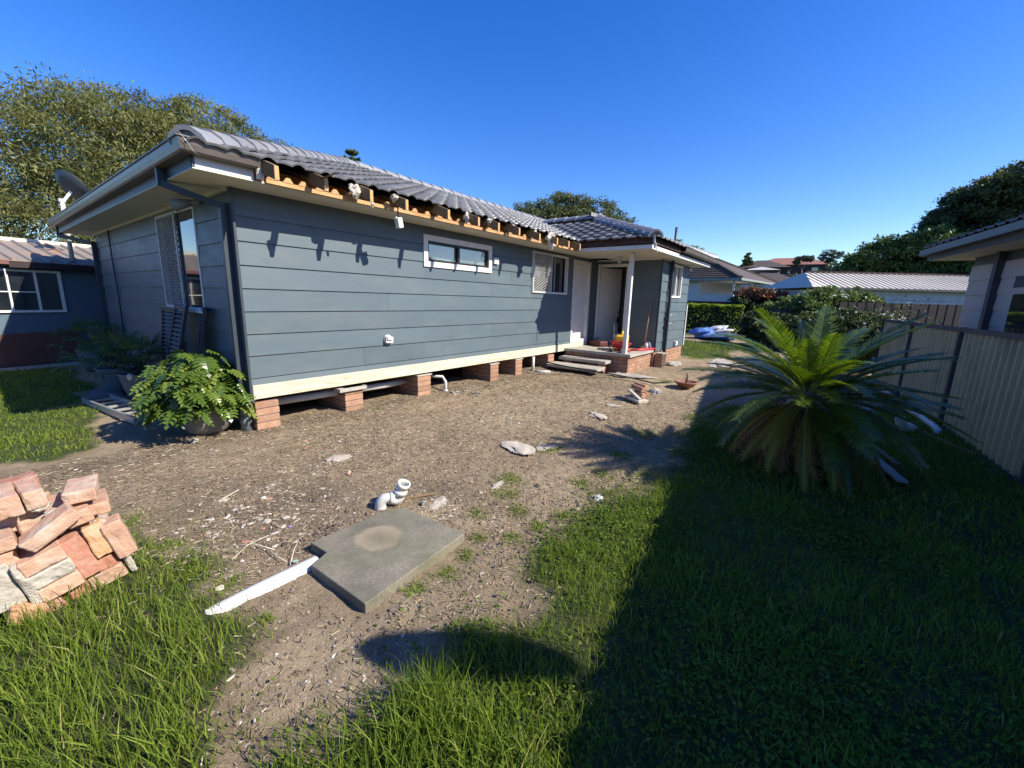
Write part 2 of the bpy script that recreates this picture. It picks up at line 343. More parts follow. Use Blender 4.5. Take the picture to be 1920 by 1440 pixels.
# ------------------------------------------------------------------ blades of grass
def blades(name, x, y, h, w, mat, lean=.35, seg2=True, rnd=None, z0=None, flat=None):
    n = len(x); z = ground_h(x, y) if z0 is None else z0
    a = rng.random(n)*2*np.pi; b = rng.random(n)*2*np.pi
    dx, dy = np.cos(a), np.sin(a); l = lean*(rng.random(n)**.8)*1.5
    px, py = np.cos(b), np.sin(b)
    base = np.stack([x, y, z-.008], 1); up = np.array([0, 0, 1.0])
    dirv = np.stack([dx, dy, 0*dx], 1)
    side = np.stack([px, py, 0*px], 1)*w[:, None]/2
    def pt(t): return base+up*(h*t*np.sqrt(np.clip(1-(l*t)**2*.5, .1, 1)))[:, None]+dirv*(h*l*t*t)[:, None]
    if seg2:
        P = [base-side, base+side, pt(.45)-side*.85, pt(.45)+side*.85, pt(.8)-side*.5, pt(.8)+side*.5, pt(1.0)]
        k = 7; F = [np.array([[0,1,3,2],[2,3,5,4]]), np.array([[4,5,6]])]
    else:
        P = [base-side, base+side, pt(.55)-side*.7, pt(.55)+side*.7, pt(1.0)]
        k = 5; F = [np.array([[0,1,3,2]]), np.array([[2,3,4]])]
    V = np.stack(P, 1).reshape(-1, 3); o = (np.arange(n)*k)[:, None, None]
    FF = [(o+f[None]).reshape(-1, f.shape[1]) for f in F]
    r = rng.random(n) if rnd is None else rnd
    return npmesh(name, V, FF, mat, dict(rnd=np.repeat(r, k)), True)
M_grass = leafmat('grass_blade', (.10, .165, .018), (.25, .33, .05), (.44, .40, .15), transl=.4, rough=.6, spec=.2)
def scatter(x0, x1, y0, y1, dens):
    n = int((x1-x0)*(y1-y0)*dens); return rng.uniform(x0, x1, n), rng.uniform(y0, y1, n)
def infrustum(x, y, z=0, m=.35):
    P = np.stack([x, y, np.full_like(x, z)-EYE], 1)
    cx, cy, cz = P@np.array(cr), P@np.array(cu), P@np.array(cf)
    return (cz > .05) & (np.abs(cx) < cz*(1.231+m)) & (np.abs(cy) < cz*(.923+m))
xs, ys, hs, ws, rs = [], [], [], [], []
for (x0, x1, y0, y1, dn, hh, ww) in ((-.6, 1.0, .5, 3.9, 6500, .075, .0042), (.2, 4.0, -.9, 1.7, 6500, .06, .0042), (-.3, 1.4, 5.6, 12.8, 2400, .045, .008), (3.6, 8.6, -1.8, 1.8, 2600, .055, .0075), (13, 20, 2.4, 7, 300, .07, .02), (.0, 3.9, -1.6, -.8, 2500, .06, .006)):
    x, y = scatter(x0, x1, y0, y1, dn); t = turf_mask(x, y)
    clump = .5+.5*N4(x, y, 9); cl2 = .5+.5*N2(x+7, y, 2.3)
    keep = (rng.random(len(x)) < t**1.5*(.25+.75*clump)) & infrustum(x, y)
    # keep plants out of the concrete slab
    keep &= ~((x > .96) & (x < 1.86) & (y > 1.6) & (y < 2.4))
    x, y, t, clump, cl2 = x[keep], y[keep], t[keep], clump[keep], cl2[keep]
    h = hh*(.45+1.1*rng.random(len(x)))*(.55+.9*cl2)*(.4+.6*t)
    # rank tufts
    for tx, ty, tr, ta in ((.12,2.75,.25,1.0),(.5,1.25,.3,.9),(.9,1.1,.35,.9),(1.45,1.05,.35,.6),(2.2,1.15,.3,.7),(.35,2.2,.25,.5),(3.0,1.0,.3,.4),(.1,1.7,.4,.6)):
        h *= 1+ta*np.exp(-((x-tx)**2+(y-ty)**2)/tr**2)
    xs.append(x); ys.append(y); hs.append(h); ws.append(ww*(.6+.8*rng.random(len(x)))); rs.append(np.clip(.42*rng.random(len(x))+.45*cl2*rng.random(len(x))+(rng.random(len(x)) > .93)*.5, 0, 1))
x, y, h, w, r_ = map(np.concatenate, (xs, ys, hs, ws, rs))
tag(link('grass', blades('grass', x, y, h, w, M_grass, .55, True, r_)), 'green lawn and rank grass around the bare soil', 'grass', kind='stuff')
NBL = len(x)
# low clover-like weeds in the shaded turf and along its edge
M_clover = leafmat('weed_leaf', (.07, .12, .018), (.16, .23, .035), transl=.35, rough=.9, spec=.08)
def leafcards(C0, size, aspect=1.6, flat=0.0, rnd=None, droop=0):
    """n diamond-shaped leaves round the centres C0 (n,3): a bent pair of triangles each"""
    n = len(C0); nrm = rng.normal(size=(n, 3)); nrm[:, 2] = np.abs(nrm[:, 2])+flat; nrm /= np.linalg.norm(nrm, axis=1)[:, None]
    t = rng.normal(size=(n, 3)); t[:, 2] -= droop; t -= nrm*(t*nrm).sum(1)[:, None]; t /= np.linalg.norm(t, axis=1)[:, None]
    b = np.cross(nrm, t); s = size[:, None]
    V = np.stack([C0-t*s*aspect/2, C0+b*s/2, C0+t*s*aspect/2, C0-b*s/2], 1).reshape(-1, 3)
    F = (np.arange(n)*4)[:, None]+np.array([[0, 1, 2, 3]])
    return V, F
x, y = scatter(-.3, 9, -1.7, 1.7, 5200); t = turf_mask(x, y); cl = N3(x, y, 1.6)
k = (rng.random(len(x)) < t*np.clip(.35+1.1*cl, .08, 1)) & infrustum(x, y) & ~((x > .96) & (x < 1.86) & (y > 1.6) & (y < 2.4))
x, y = x[k], y[k]
V, F = leafcards(np.stack([x, y, ground_h(x, y)+.008+.035*rng.random(len(x))], 1), .012+.010*rng.random(len(x)), 1.1, 1.2)
tag(link('clover', npmesh('clover', V, [F], M_clover, dict(rnd=np.repeat(rng.random(len(x)), 4)))), 'low clover and weeds between the grass blades', 'weeds', kind='stuff')
# sparse tufts and seedlings on the bare soil
tx, ty, th = [], [], []
tufts = [(2.45,1.75,.10),(2.2,1.95,.08),(1.95,1.72,.06),(1.55,1.62,.07),(1.35,1.66,.08),(1.75,1.66,.06),(2.6,2.0,.12),(2.85,2.15,.14),(3.7,2.3,.12),(3.2,1.6,.1),(3.5,1.55,.08),(4.1,1.6,.12),(2.1,1.55,.07),(2.35,1.5,.08),(3.5,5.1,.05),(.62,2.75,.12),(.7,2.5,.08),(.5,3.75,.14),(.62,3.2,.08),(1.1,1.78,.03),(2.6,1.45,.1),(8.9,2.6,.18),(3.8,2.25,.08),(.72,2.05,.05),(5.0,1.7,.2),(13.5,3.2,.3)]
for cx, cy, r_ in tufts:
    n = int(260*(r_/.1)**1.3); tx.append(rng.normal(cx, r_*.55, n)); ty.append(rng.normal(cy, r_*.55, n)); th.append(rng.uniform(.012, .05, n))
x, y, h = map(np.concatenate, (tx, ty, th))
tag(link('grass_tufts', blades('grass_tufts', x, y, h, .004+.004*rng.random(len(x)), M_grass, .8, False, .7*rng.random(len(x)))), 'small scattered green tufts on the bare soil', 'grass', kind='stuff')
# straw and dead grass lying on the soil
M_straw = leafmat('dry_straw', (.17, .13, .085), (.32, .25, .165), (.54, .47, .36), transl=.05, rough=.8, spec=.2)
x, y = scatter(.1, 8.5, 1.0, 5.6, 2600); t = turf_mask(x, y); k = (rng.random(len(x)) > t*.8) & (rng.random(len(x)) < .35+.65*np.clip(.5+N1(x, y, 1.1), 0, 1)) & infrustum(x, y, 0, .1) & (rng.random(len(x)) < np.clip(3.4/np.hypot(x, y), .18, 1)) & ~((x > .96) & (x < 1.86) & (y > 1.6) & (y < 2.4))
x, y = x[k], y[k]; n = len(x); a = rng.random(n)*2*np.pi; L = rng.uniform(.004, .017, n)**1.0*(1+.13*np.hypot(x, y)); wd = rng.uniform(.0008, .0018, n)*(1+.2*np.hypot(x, y))
z = ground_h(x, y)+.006; d = np.stack([np.cos(a), np.sin(a), rng.normal(0, .12, n)], 1)*L[:, None]; s_ = np.stack([-np.sin(a), np.cos(a), 0*a], 1)*wd[:, None]; P = np.stack([x, y, z], 1)
V = np.stack([P-d-s_, P+d-s_*.4, P+d+s_*.4+np.array([0,0,.003]), P-d+s_+np.array([0,0,.003])], 1).reshape(-1, 3)
tag(link('dry_straw', npmesh('dry_straw', V, [(np.arange(n)*4)[:, None]+np.array([[0,1,2,3]])], M_straw, dict(rnd=np.repeat(rng.random(n)**1.5, 4)))), 'dead grass and straw strewn over the bare soil', 'straw', kind='stuff')
# gravel and builder's chips
def rocks(name, P, size, mat, rnd, flat=.55):
    ico = bmesh.new(); bmesh.ops.create_icosphere(ico, subdivisions=1, radius=1); ico.verts.ensure_lookup_table()
    bv = np.array([v.co for v in ico.verts]); bf = np.array([[v.index for v in f.verts] for f in ico.faces]); ico.free()
    # a cheap stone: 12 vertices, 20 faces
    bmx = bmesh.new(); bmesh.ops.create_icosphere(bmx, subdivisions=1, radius=1); bmx.free()
    if len(bv) > 12: pass
    n = len(P); k = len(bv)
    sc = np.stack([rng.uniform(.6, 1.4, n), rng.uniform(.5, 1.1, n), rng.uniform(.25, .75, n)*flat/.55], 1)*size[:, None]
    a = rng.random(n)*2*np.pi; V = bv[None]*(1+.28*rng.normal(size=(n, k, 1)))*sc[:, None]
    ca, sa_ = np.cos(a)[:, None], np.sin(a)[:, None]
    V = np.stack([V[..., 0]*ca-V[..., 1]*sa_, V[..., 0]*sa_+V[..., 1]*ca, V[..., 2]], -1)+P[:, None]
    F = ((np.arange(n)*k)[:, None, None]+bf[None]).reshape(-1, 3)
    return npmesh(name, V.reshape(-1, 3), [F], mat, dict(rnd=np.repeat(rnd, k)))
def rockmat(name, stops):
    m, nt, b = newmat(name); a = nod(nt, 'ShaderNodeAttribute', attribute_name='rnd'); col = ramp(nt, a.outputs['Fac'], stops)
    nt.links.new(col, b.inputs['Base Color']); b.inputs['Roughness'].default_value = .9
    pos = nod(nt, 'ShaderNodeNewGeometry').outputs['Position']; bumpn(nt, b, noise(nt, pos, 150, 3), .4, .005); return m
M_gravel = rockmat('mixed_gravel', [(0, (.09,.07,.055)), (.35, (.19,.15,.115)), (.6, (.30,.25,.19)), (.8, (.46,.41,.34)), (.93, (.58,.55,.49)), (1, (.42,.20,.12))])
gp = []
def spray(cx, cy, r_, n): gp.append(np.stack([rng.normal(cx, r_, n), rng.normal(cy, r_*.8, n)], 1))
for a in ((1.15,3.0,.30,420),(1.3,3.4,.25,260),(.8,3.2,.25,200),(.7,2.9,.15,120),(1.0,2.6,.25,160),(2.05,3.75,.14,120),(2.1,2.15,.12,140),(1.95,2.4,.2,120),(.75,1.55,.25,260),(.95,1.35,.2,160),(.6,1.75,.15,120),(1.05,2.25,.05,60),(3.7,2.5,.15,60),(2.8,2.2,.2,60),(4.4,3.5,.3,90),(4.0,3.3,.15,60),(5.2,5.35,.4,200),(8.0,5.35,.4,200),(6.3,2.5,.3,80),(8.6,4.1,.5,160),(6.2,5.3,.5,160),(2.6,5.3,.5,140),(3.4,5.35,.4,120)): spray(*a)
x, y = scatter(0, 9, 1.1, 5.6, 260); k = rng.random(len(x)) < np.clip(2.6/np.hypot(x, y), .1, 1); gp.append(np.stack([x[k], y[k]], 1))
P2 = np.concatenate(gp); t = turf_mask(P2[:, 0], P2[:, 1]); k = (rng.random(len(P2)) > t*.93) & ~((P2[:,0] > .97) & (P2[:,0] < 1.85) & (P2[:,1] > 1.62) & (P2[:,1] < 2.36)); P2 = P2[k]
n = len(P2); sz = np.exp(rng.normal(-5.6, .5, n))*(1+.05*np.hypot(P2[:, 0], P2[:, 1]))
tag(link('gravel', rocks('gravel', np.column_stack([P2, ground_h(P2[:, 0], P2[:, 1])+sz*.12]), sz, M_gravel, rng.random(n))), 'gravel, mortar crumbs and brick chips lying on the soil', 'gravel', kind='stuff')
# larger flat chips of render, brick and fibro among the gravel, and dark clods of turned earth
gp = []
for a in ((1.15,3.0,.30,70),(1.3,3.45,.25,46),(.8,3.2,.25,30),(2.05,3.75,.12,26),(.72,2.9,.15,18),(1.0,2.7,.3,22),(2.1,2.2,.15,20),(4.4,3.5,.3,20),(6.3,2.5,.3,16),(3.7,2.45,.15,16),(3.0,4.3,.7,26),(5.5,4.6,.9,30),(2.2,4.9,.4,16)): spray(*a)
P2 = np.concatenate(gp); P2 = P2[(turf_mask(P2[:, 0], P2[:, 1]) < .5)]; n = len(P2); sz = rng.uniform(.007, .021, n)*(1+.06*np.hypot(P2[:, 0], P2[:, 1]))
tag(link('flat_chips', rocks('flat_chips', np.column_stack([P2, ground_h(P2[:, 0], P2[:, 1])+.004]), sz, M_gravel, rng.uniform(.45, 1, n), .25)), 'larger flat chips of brick and render in the gravel', 'chips', kind='stuff')
gp = []
for a in ((1.25,2.6,.12,160),(1.45,2.62,.15,160),(1.1,2.5,.08,60),(.95,1.6,.12,60),(1.5,3.0,.25,120),(.6,1.5,.15,80),(1.1,1.55,.1,60),(2.4,2.0,.4,90),(2.6,1.5,.3,90),(5.2,5.15,.4,160),(7.9,5.15,.35,160),(3.0,5.1,.5,120),(1.2,3.8,.5,140),(3.5,3.2,1.0,160)): spray(*a)
P2 = np.concatenate(gp); P2 = P2[(turf_mask(P2[:, 0], P2[:, 1]) < .6) & ~((P2[:,0] > 1.03) & (P2[:,0] < 1.9) & (P2[:,1] > 1.69) & (P2[:,1] < 2.48))]; n = len(P2); sz = np.exp(rng.normal(-4.9, .45, n))*(1+.08*np.hypot(P2[:, 0], P2[:, 1]))
M_clod = rockmat('soil_clod', [(0, (.06,.045,.033)), (.5, (.14,.105,.075)), (1, (.25,.19,.13))])
tag(link('earth_clods', rocks('earth_clods', np.column_stack([P2, ground_h(P2[:, 0], P2[:, 1])+sz*.1]), sz, M_clod, rng.random(n))), 'dark clods of turned earth on the yard', 'clods', kind='stuff')

# ================================================================== THE HOUSE
X0, XW, D, YB = 1.95, 10.76, 5.306, 12.41   # end wall, wing wall, long wall, back wall
ROWS = [.38+.0, .64, .902, 1.155, 1.414, 1.671, 1.924, 2.181, 2.443, 2.715]
house = thing('weatherboard_house', 'blue grey weatherboard cottage on brick piers with its eave gutter stripped off', 'house', (X0, D, 0))
HI = Vector((X0, D, 0))
def part(mb, name, mat, parent=None, **kw):
    """mb is in world coordinates; stored relative to the house"""
    mb.v = [(p[0]-HI.x, p[1]-HI.y, p[2]) for p in mb.v]
    return mb.build(name, mat, parent or house, **kw)
def clad(parent, O, U, Nn, u0, u1, rows, openings, joints, mat, off=(0,0,0), lap=.016, seed=0):
    """lapped boards on the plane through O; u along U; every board its own object, cut round the openings"""
    O = Vector(O)-Vector(off); U = Vector(U); Nn = Vector(Nn)
    for r in range(len(rows)-1):
        z0, z1 = rows[r], rows[r+1]
        js = [u0]+[j for j in joints[r % len(joints)] if u0 < j < u1]+[u1]
        for a, b in zip(js[:-1], js[1:]):
            cuts = sorted(set([a, b]+[v for o in openings for v in (o[0], o[1]) if a < v < b])); 
            for c0, c1 in zip(cuts[:-1], cuts[1:]):
                mid = (c0+c1)/2; segs = [(z0, z1)]
                for o in openings:
                    if o[0] < mid < o[1]:
                        ns = []
                        for s0, s1 in segs:
                            if o[3] <= s0 or o[2] >= s1: ns.append((s0, s1)); continue
                            if o[2] > s0+.004: ns.append((s0, o[2]))
                            if o[3] < s1-.004: ns.append((o[3], s1))
                        segs = ns
                for s0, s1 in segs:
                    g = .003 if (c0 == a and a != u0) else 0
                    dp = lambda z: .004+lap*(z1-z)/(z1-z0)
                    e = .006 if s0 == z0 else 0
                    P = lambda u, z, d: O+U*u+Nn*d+Vector((0,0,z))
                    zb = s0-e
                    vs = [P(c0+g, zb, 0), P(c1, zb, 0), P(c1, s1, 0), P(c0+g, s1, 0), P(c0+g, zb, dp(zb)), P(c1, zb, dp(zb)), P(c1, s1, dp(s1)), P(c0+g, s1, dp(s1))]
                    MB().add(vs, [(0,3,2,1),(4,5,6,7),(0,1,5,4),(1,2,6,5),(2,3,7,6),(3,0,4,7)]).build('cladding_board', mat, parent)
off = HI
W1 = (4.59, 6.255, 2.10, 2.59); W2 = (7.61, 9.125, 1.77, 2.655); D1 = (9.42, 10.34, .56, 2.63)
jn = [[4.2, 8.0], [2.9, 6.0], [5.3, 8.9], [3.4, 7.2]]
clad(house, (0, D, 0), (1,0,0), (0,-1,0), X0, XW, [.555]+ROWS[1:], [W1, W2, D1], [[6.9], [3.45, 9.3], [5.2], [8.3], [3.9, 7.1], [6.3]], M_clad, off)
EW = (6.45, 8.0, 1.37, 2.66)
clad(house, (X0, 0, 0), (0,1,0), (-1,0,0), D, YB, [.30]+ROWS[1:], [EW], [[8.6, 10.9], [9.4], [8.9, 11.2], [10.1]], M_clad, off)
WR = ROWS
D2 = (4.375, 5.262, .45, 2.61)
clad(house, (XW, 0, 0), (0,1,0), (-1,0,0), 3.56, D, [.45]+ROWS[1:], [D2], [[99]], M_clad, off)
W3 = (11.48, 12.42, 1.78, 2.645); XE = 13.22; YW = 3.54
clad(house, (0, YW, 0), (1,0,0), (0,-1,0), XW, XE, [.40]+ROWS[1:], [W3], [[12.15], [11.5], [99], [12.6]], M_clad, off)
part(MB().box(XE-.02, XE+.0, YW, YB, .4, 2.715), 'side_wall', M_clad)
part(MB().box(X0, 17.5, YB, YB+.02, .0, 2.715), 'back_wall', M_clad)
part(MB().box(XE+.002, 17.5, 7.4, 7.42, .0, 2.715), 'side_wall', M_clad)
part(MB().box(17.5, 17.52, 7.4, YB, .0, 2.715), 'side_wall', M_clad)
# solid core behind the boards, with recesses at the openings
def core(u0, u1, z0, z1, ops, fn):
    cuts = sorted(set([u0, u1]+[v for o in ops for v in o[:2]])); mb = MB()
    for a, b in zip(cuts[:-1], cuts[1:]):
        m = (a+b)/2; o = [q for q in ops if q[0] < m < q[1]]
        if not o: fn(mb, a, b, z0, z1)
        else:
            if o[0][2] > z0: fn(mb, a, b, z0, o[0][2])
            if o[0][3] < z1: fn(mb, a, b, o[0][3], z1)
    return mb
part(core(X0, XW, .57, 2.715, [W1, W2, D1], lambda m, a, b, c, d: m.box(a, b, D+.001, D+.08, c, d)), 'wall_core', M_trimdark)
part(core(D, YB, .42, 2.715, [EW], lambda m, a, b, c, d: m.box(X0+.001, X0+.08, a, b, c, d)), 'wall_core', M_trimdark)
part(core(YW, D, .45, 2.715, [D2], lambda m, a, b, c, d: m.box(XW+.001, XW+.08, a, b, c, d)), 'wall_core', M_trimdark)
part(core(XW, XE, .42, 2.715, [W3], lambda m, a, b, c, d: m.box(a, b, YW+.001, YW+.08, c, d)), 'wall_core', M_trimdark)
part(MB().box(X0+.03, 17.4, D+.09, YB-.02, .40, .52), 'floor_deck', M_roofground)
part(MB().box(X0+.09, 17.4, D+.09, YB-.02, 2.70, 2.73).box(XW+.09, XE-.03, YW+.09, D+.09, 2.70, 2.73), 'ceiling', M_roofground)
# long pale bearer board, with nail stains and splices
mb = MB().box(X0+.015, 6.12, D-.03, D-.002, .385, .552).box(6.124, 10.36, D-.027, D-.002, .385, .552)
bo = part(mb, 'bearer_board', M_pine)
part(MB().box(X0+.02, 10.4, D+.0, D+.05, .372, .55), 'bearer', M_wood)
part(MB().box(X0-.012, X0+.014, D-.03, YB, .36, .553), 'bearer', M_clad)
# metal corner stop: stepped dark flashing
mb = MB().box(X0-.026, X0-.0195, D-.03, D+.045, .40, 2.71).box(X0-.026, X0+.0, D-.045, D-.03, .40, 2.71)
part(mb, 'corner_flashing', M_trimdark)
part(MB().box(XW-.03, XW+.02, YW-.03, YW-.021, .42, 2.70), 'corner_flashing', M_clad)
part(MB().box(XE-.03, XE+.03, YW-.045, YW-.022, .40, 1.6), 'corner_post', M_white)

# ---- brick piers, porch base and wing base
brick_me = bevel(MB().box(-.115, .115, -.055, .055, -.038, .038).mesh('brick', M_brick), .004)
head_me = bevel(MB().box(-.055, .055, -.055, .055, -.038, .038).mesh('brick', M_brick), .004)
CH = .086
def bricks(parent, O, U, length, z0, courses, nrm, half0=False, thick=.11):
    """one skin of stretcher bond on the vertical plane at O along U; parts named brick"""
    O, U, nrm = Vector(O), Vector(U), Vector(nrm); ang = math.atan2(U.y, U.x)
    for c in range(courses):
        z = z0+c*CH+.038; u = 0; half = (c % 2 == 1) != half0
        while u < length-.03:
            L = .11 if (half and u == 0) else .23
            if u+L > length+.012:
                L = max(.11, length-u)
            me = head_me if L <= .115 else brick_me
            ctr = O+U*(u+L/2)-nrm*thick/2+Vector((0,0,z-O.z))
            j = random.uniform(-.003, .003)
            link('brick', me, parent, loc=ctr-off+nrm*j, rot=(0,0,ang+random.uniform(-.01,.01)), scale=(L/(.11 if me is head_me else .23), 1, random.uniform(.97, 1.02)))
            u += L+.011
def pier(x0, x1, y0, y1, top, nm='brick_pier', full=False):
    z0 = top-4*CH; n = 4 if top < .40 else 5
    if n == 5: z0 = top-5*CH
    p = part(MB().box(x0+.008, x1-.008, y0+.008, y1-.008, -.05, top-.012), nm, M_joint)
    z0 = top-n*CH
    w = x1-x0
    for c in range(n):
        z = z0+c*CH+.038
        if w > .3:
            if c % 2: segs = [(0, .11), (.121, w)]
            else: segs = [(0, .23), (.241, w)]
        else: segs = [(0, w)]
        for a, b in segs: link('brick', brick_me, p, loc=Vector((x0+(a+b)/2+random.uniform(-.003,.003), y0+.055, z))-off, scale=((b-a)/.23, 1, 1))
        yy = y0+.115; k = 0
        while yy < y1-.03:
            L = .11 if (c % 2 and k == 0) else .23; L = min(L, y1-yy)
            if L > .04: link('brick', brick_me, p, loc=Vector((x0+.055, yy+L/2, z))-off, rot=(0,0,PI/2), scale=(L/.23, 1, 1))
            yy += L+.011; k += 1
    return p
PI = math.pi
for (a, b, t) in ((1.97, 2.235, .35), (3.12, 3.40, .325), (4.42, 4.70, .335), (6.27, 6.52, .33), (7.10, 7.34, .345), (8.40, 8.66, .35)):
    p = pier(a, b, D-.03, D+.75, t)
    part(MB().box(a-.01, b+.02, D-.04, D+.3, t+.001, t+.02), 'packing', M_mortar, p) if a > 3 and a < 8 else None
for a in (3.2, 5.2, 7.2): part(MB().box(a, a+.25, D+2, D+2.25, -.05, .38), 'inner_pier', M_joint)
part(MB().box(3.02, 3.44, D-.075, D+.08, .300, .345), 'broken_mortar', M_mortar)
# pipes under the floor
mb = MB().tube([(2.2, D+.22, .26), (3.3, D+.21, .245), (3.9, D+.2, .235), (4.42, D+.3, .22)], .05, 10).tube([(2.0, D+.25, .3), (2.2, D+.22, .26)], .05, 10)
part(mb, 'waste_pipe', M_pvc)
part(MB().tube([(5.02, D-.05, -.02), (5.02, D-.05, .17), (5.02, D+.02, .25), (4.6, D+.5, .27)], .028, 10).tube([(5.02, D-.05, 0), (5.02, D-.05, .03)], .045, 10), 'riser_pipe', M_pvc)
part(MB().tube([(7.78, D-.02, -.02), (7.78, D-.02, .36)], .035, 10).tube([(7.78, D-.1, .03), (8.0, D-.35, .02)], .03, 8), 'riser_pipe', M_pvc)
# ---- porch
porch = part(MB().box(9.15, XW, 3.55, D, .385, .45), 'porch_slab', M_conc)
pb = part(MB().box(9.215, XW, 3.625, D, -.05, .384), 'porch_base', M_joint)
bricks(pb, (9.205, 3.615, .0), (1,0,0), XW-9.205, -.045, 5, (0,-1,0))
bricks(pb, (9.205, 3.735, .0), (0,1,0), D-3.735, -.045, 5, (-1,0,0), True)
wb = part(MB().box(XW+.01, XE-.01, YW+.03, YW+.25, -.05, .398), 'wing_base', M_joint)
bricks(wb, (XW, YW+.015, 0), (1,0,0), XE-XW, -.045, 5, (0,-1,0))
part(MB().box(XE-.24, XE-.02, YW+.1, YB, -.05, .4), 'wing_base', M_brick)
st = part(MB().box(10.80, 11.09, 3.33, 3.50, -.05, .33), 'stub_pier', M_joint)
for c in range(4):
    for k in range(1): link('brick', brick_me, st, loc=Vector((10.945, 3.385, .005+c*CH+.038))-off, scale=(1.33, 1, 1)); link('brick', brick_me, st, loc=Vector((10.85, 3.45, .005+c*CH+.038))-off, rot=(0,0,PI/2), scale=(.75, 1, 1))
part(MB().box(10.80, 11.10, 3.33, 3.51, .345, .36), 'pier_cap', M_conc)
# steps: two slab treads on loose brick supports
s1 = part(MB().box(8.78, 9.14, 3.98, 5.22, .215, .285), 'step_tread', M_conc); bevel(s1.data, .006)
s2 = part(MB().cbox((8.52, 4.62, .125), (.40, 1.30, .07), (0, -.04, .03)), 'step_tread', M_conc); bevel(s2.data, .006)
for (x, y, z, r_) in ((8.9, 4.12, .17, .1), (8.9, 5.0, .17, 1.6), (8.62, 4.2, .045, .2), (8.6, 5.05, .045, 1.5), (9.0, 4.4, .17, 1.5), (8.95, 4.12, .09, .1), (8.95, 5.0, .09, .1), (8.95,4.5,.02,.3), (8.95,4.12,.01,.2)):
    link('brick', brick_me, house, loc=Vector((x, y, z))-off, rot=(0,0,r_))
mb = MB().box(9.235, 9.325, 3.70, 3.79, .452, 2.70); po = part(mb, 'porch_post', M_white); bevel(po.data, .006)
# ---- soffits
part(MB().box(X0-.47, XW-.5, D-.475, D+.0, 2.717, 2.727).box(X0-.47, X0, D+.0, YB+.47, 2.717, 2.727), 'soffit', M_cream)
part(MB().box(8.72, XW, 3.12, D-.476, 2.712, 2.722).box(XW, 13.70, 3.12, YW, 2.712, 2.722).box(XE, 13.7, YW, 7.4, 2.712, 2.722), 'porch_soffit', M_cream)
part(MB().bar((X0-.024, D+.02, 2.70), (X0-.024, YB, 2.70), .035), 'quad_trim', M_cream)
part(MB().bar((XW, YW-.03, 2.70), (XE, YW-.03, 2.70), .03).bar((XW-.03, YW, 2.70), (XW-.03, D-.02, 2.70), .03), 'quad_trim', M_white)
# ---- stripped eave along the long wall: rafter ends, bottom plate with notched offcuts, inner plate
SL = .364
EY, EZ, EX = 4.78, 2.97, 1.42
def mzs(y): return EZ+SL*(y-EY)
part(MB().box(2.05, 8.62, D-.20, D-.16, 2.745, 2.925), 'eave_backing_board', M_fresh)
part(MB().box(2.05, 8.62, D-.475, D-.16, 2.729, 2.742), 'eave_plate', M_fresh)
part(MB().box(2.10, 8.60, 4.80, 4.835, 2.725, 2.768), 'eave_edge_strip', M_fresh)
raf = [2.07, 2.57, 3.13, 3.67, 4.38, 5.00, 5.52, 6.07, 6.75, 7.36, 7.85, 8.35]
for i, x in enumerate(raf):
    w = .24 if i == 0 else (.045 if i else .05)
    x0_, x1_ = x-.023, x+.023
    zt = EZ-.03
    yt = [4.50, 4.49, 4.50, 4.53, 4.50, 4.49, 4.52, 4.51, 4.54, 4.53, 4.55, 4.56][i]
    zb_ = 2.70+.0*x; ztp = zb_+.132; pts = [(x0_, yt, zb_), (x0_, D-.17, zb_+SL*(D-.17-yt)), (x0_, D-.17, ztp+SL*(D-.17-yt)), (x0_, yt, ztp)]
    r = part(MB().prism(pts, (x1_-x0_, 0, 0)), 'rafter_end', M_rafter)
    part(MB().box(x0_+.003, x1_-.003, yt-.004, yt-.0005, zb_+.003, ztp-.003), 'sawn_face', M_rend, r)
    if i < 10:
        nx_ = raf[i+1]
        # pieces of tooth-cut scotia left standing on the plate
        for f in (.18, .5, .82):
            if random.random() < .7 or i < 2:
                c = x+(nx_-x)*f; h_ = .05
                part(MB().prism([(c-.055, 4.795, 2.766), (c+.055, 4.795, 2.766), (c+.018, 4.795, 2.766+h_), (c-.018, 4.795, 2.766+h_)], (0, .03, 0)), 'notched_offcut', M_fresh)
# long splinter rafter tips seen against the tiles
part(MB().prism([(2.50, 4.55, 2.82), (2.62, 4.30, 2.875), (2.60, 4.55, 2.86)], (.02, .02, 0)), 'splinter', M_rafter)
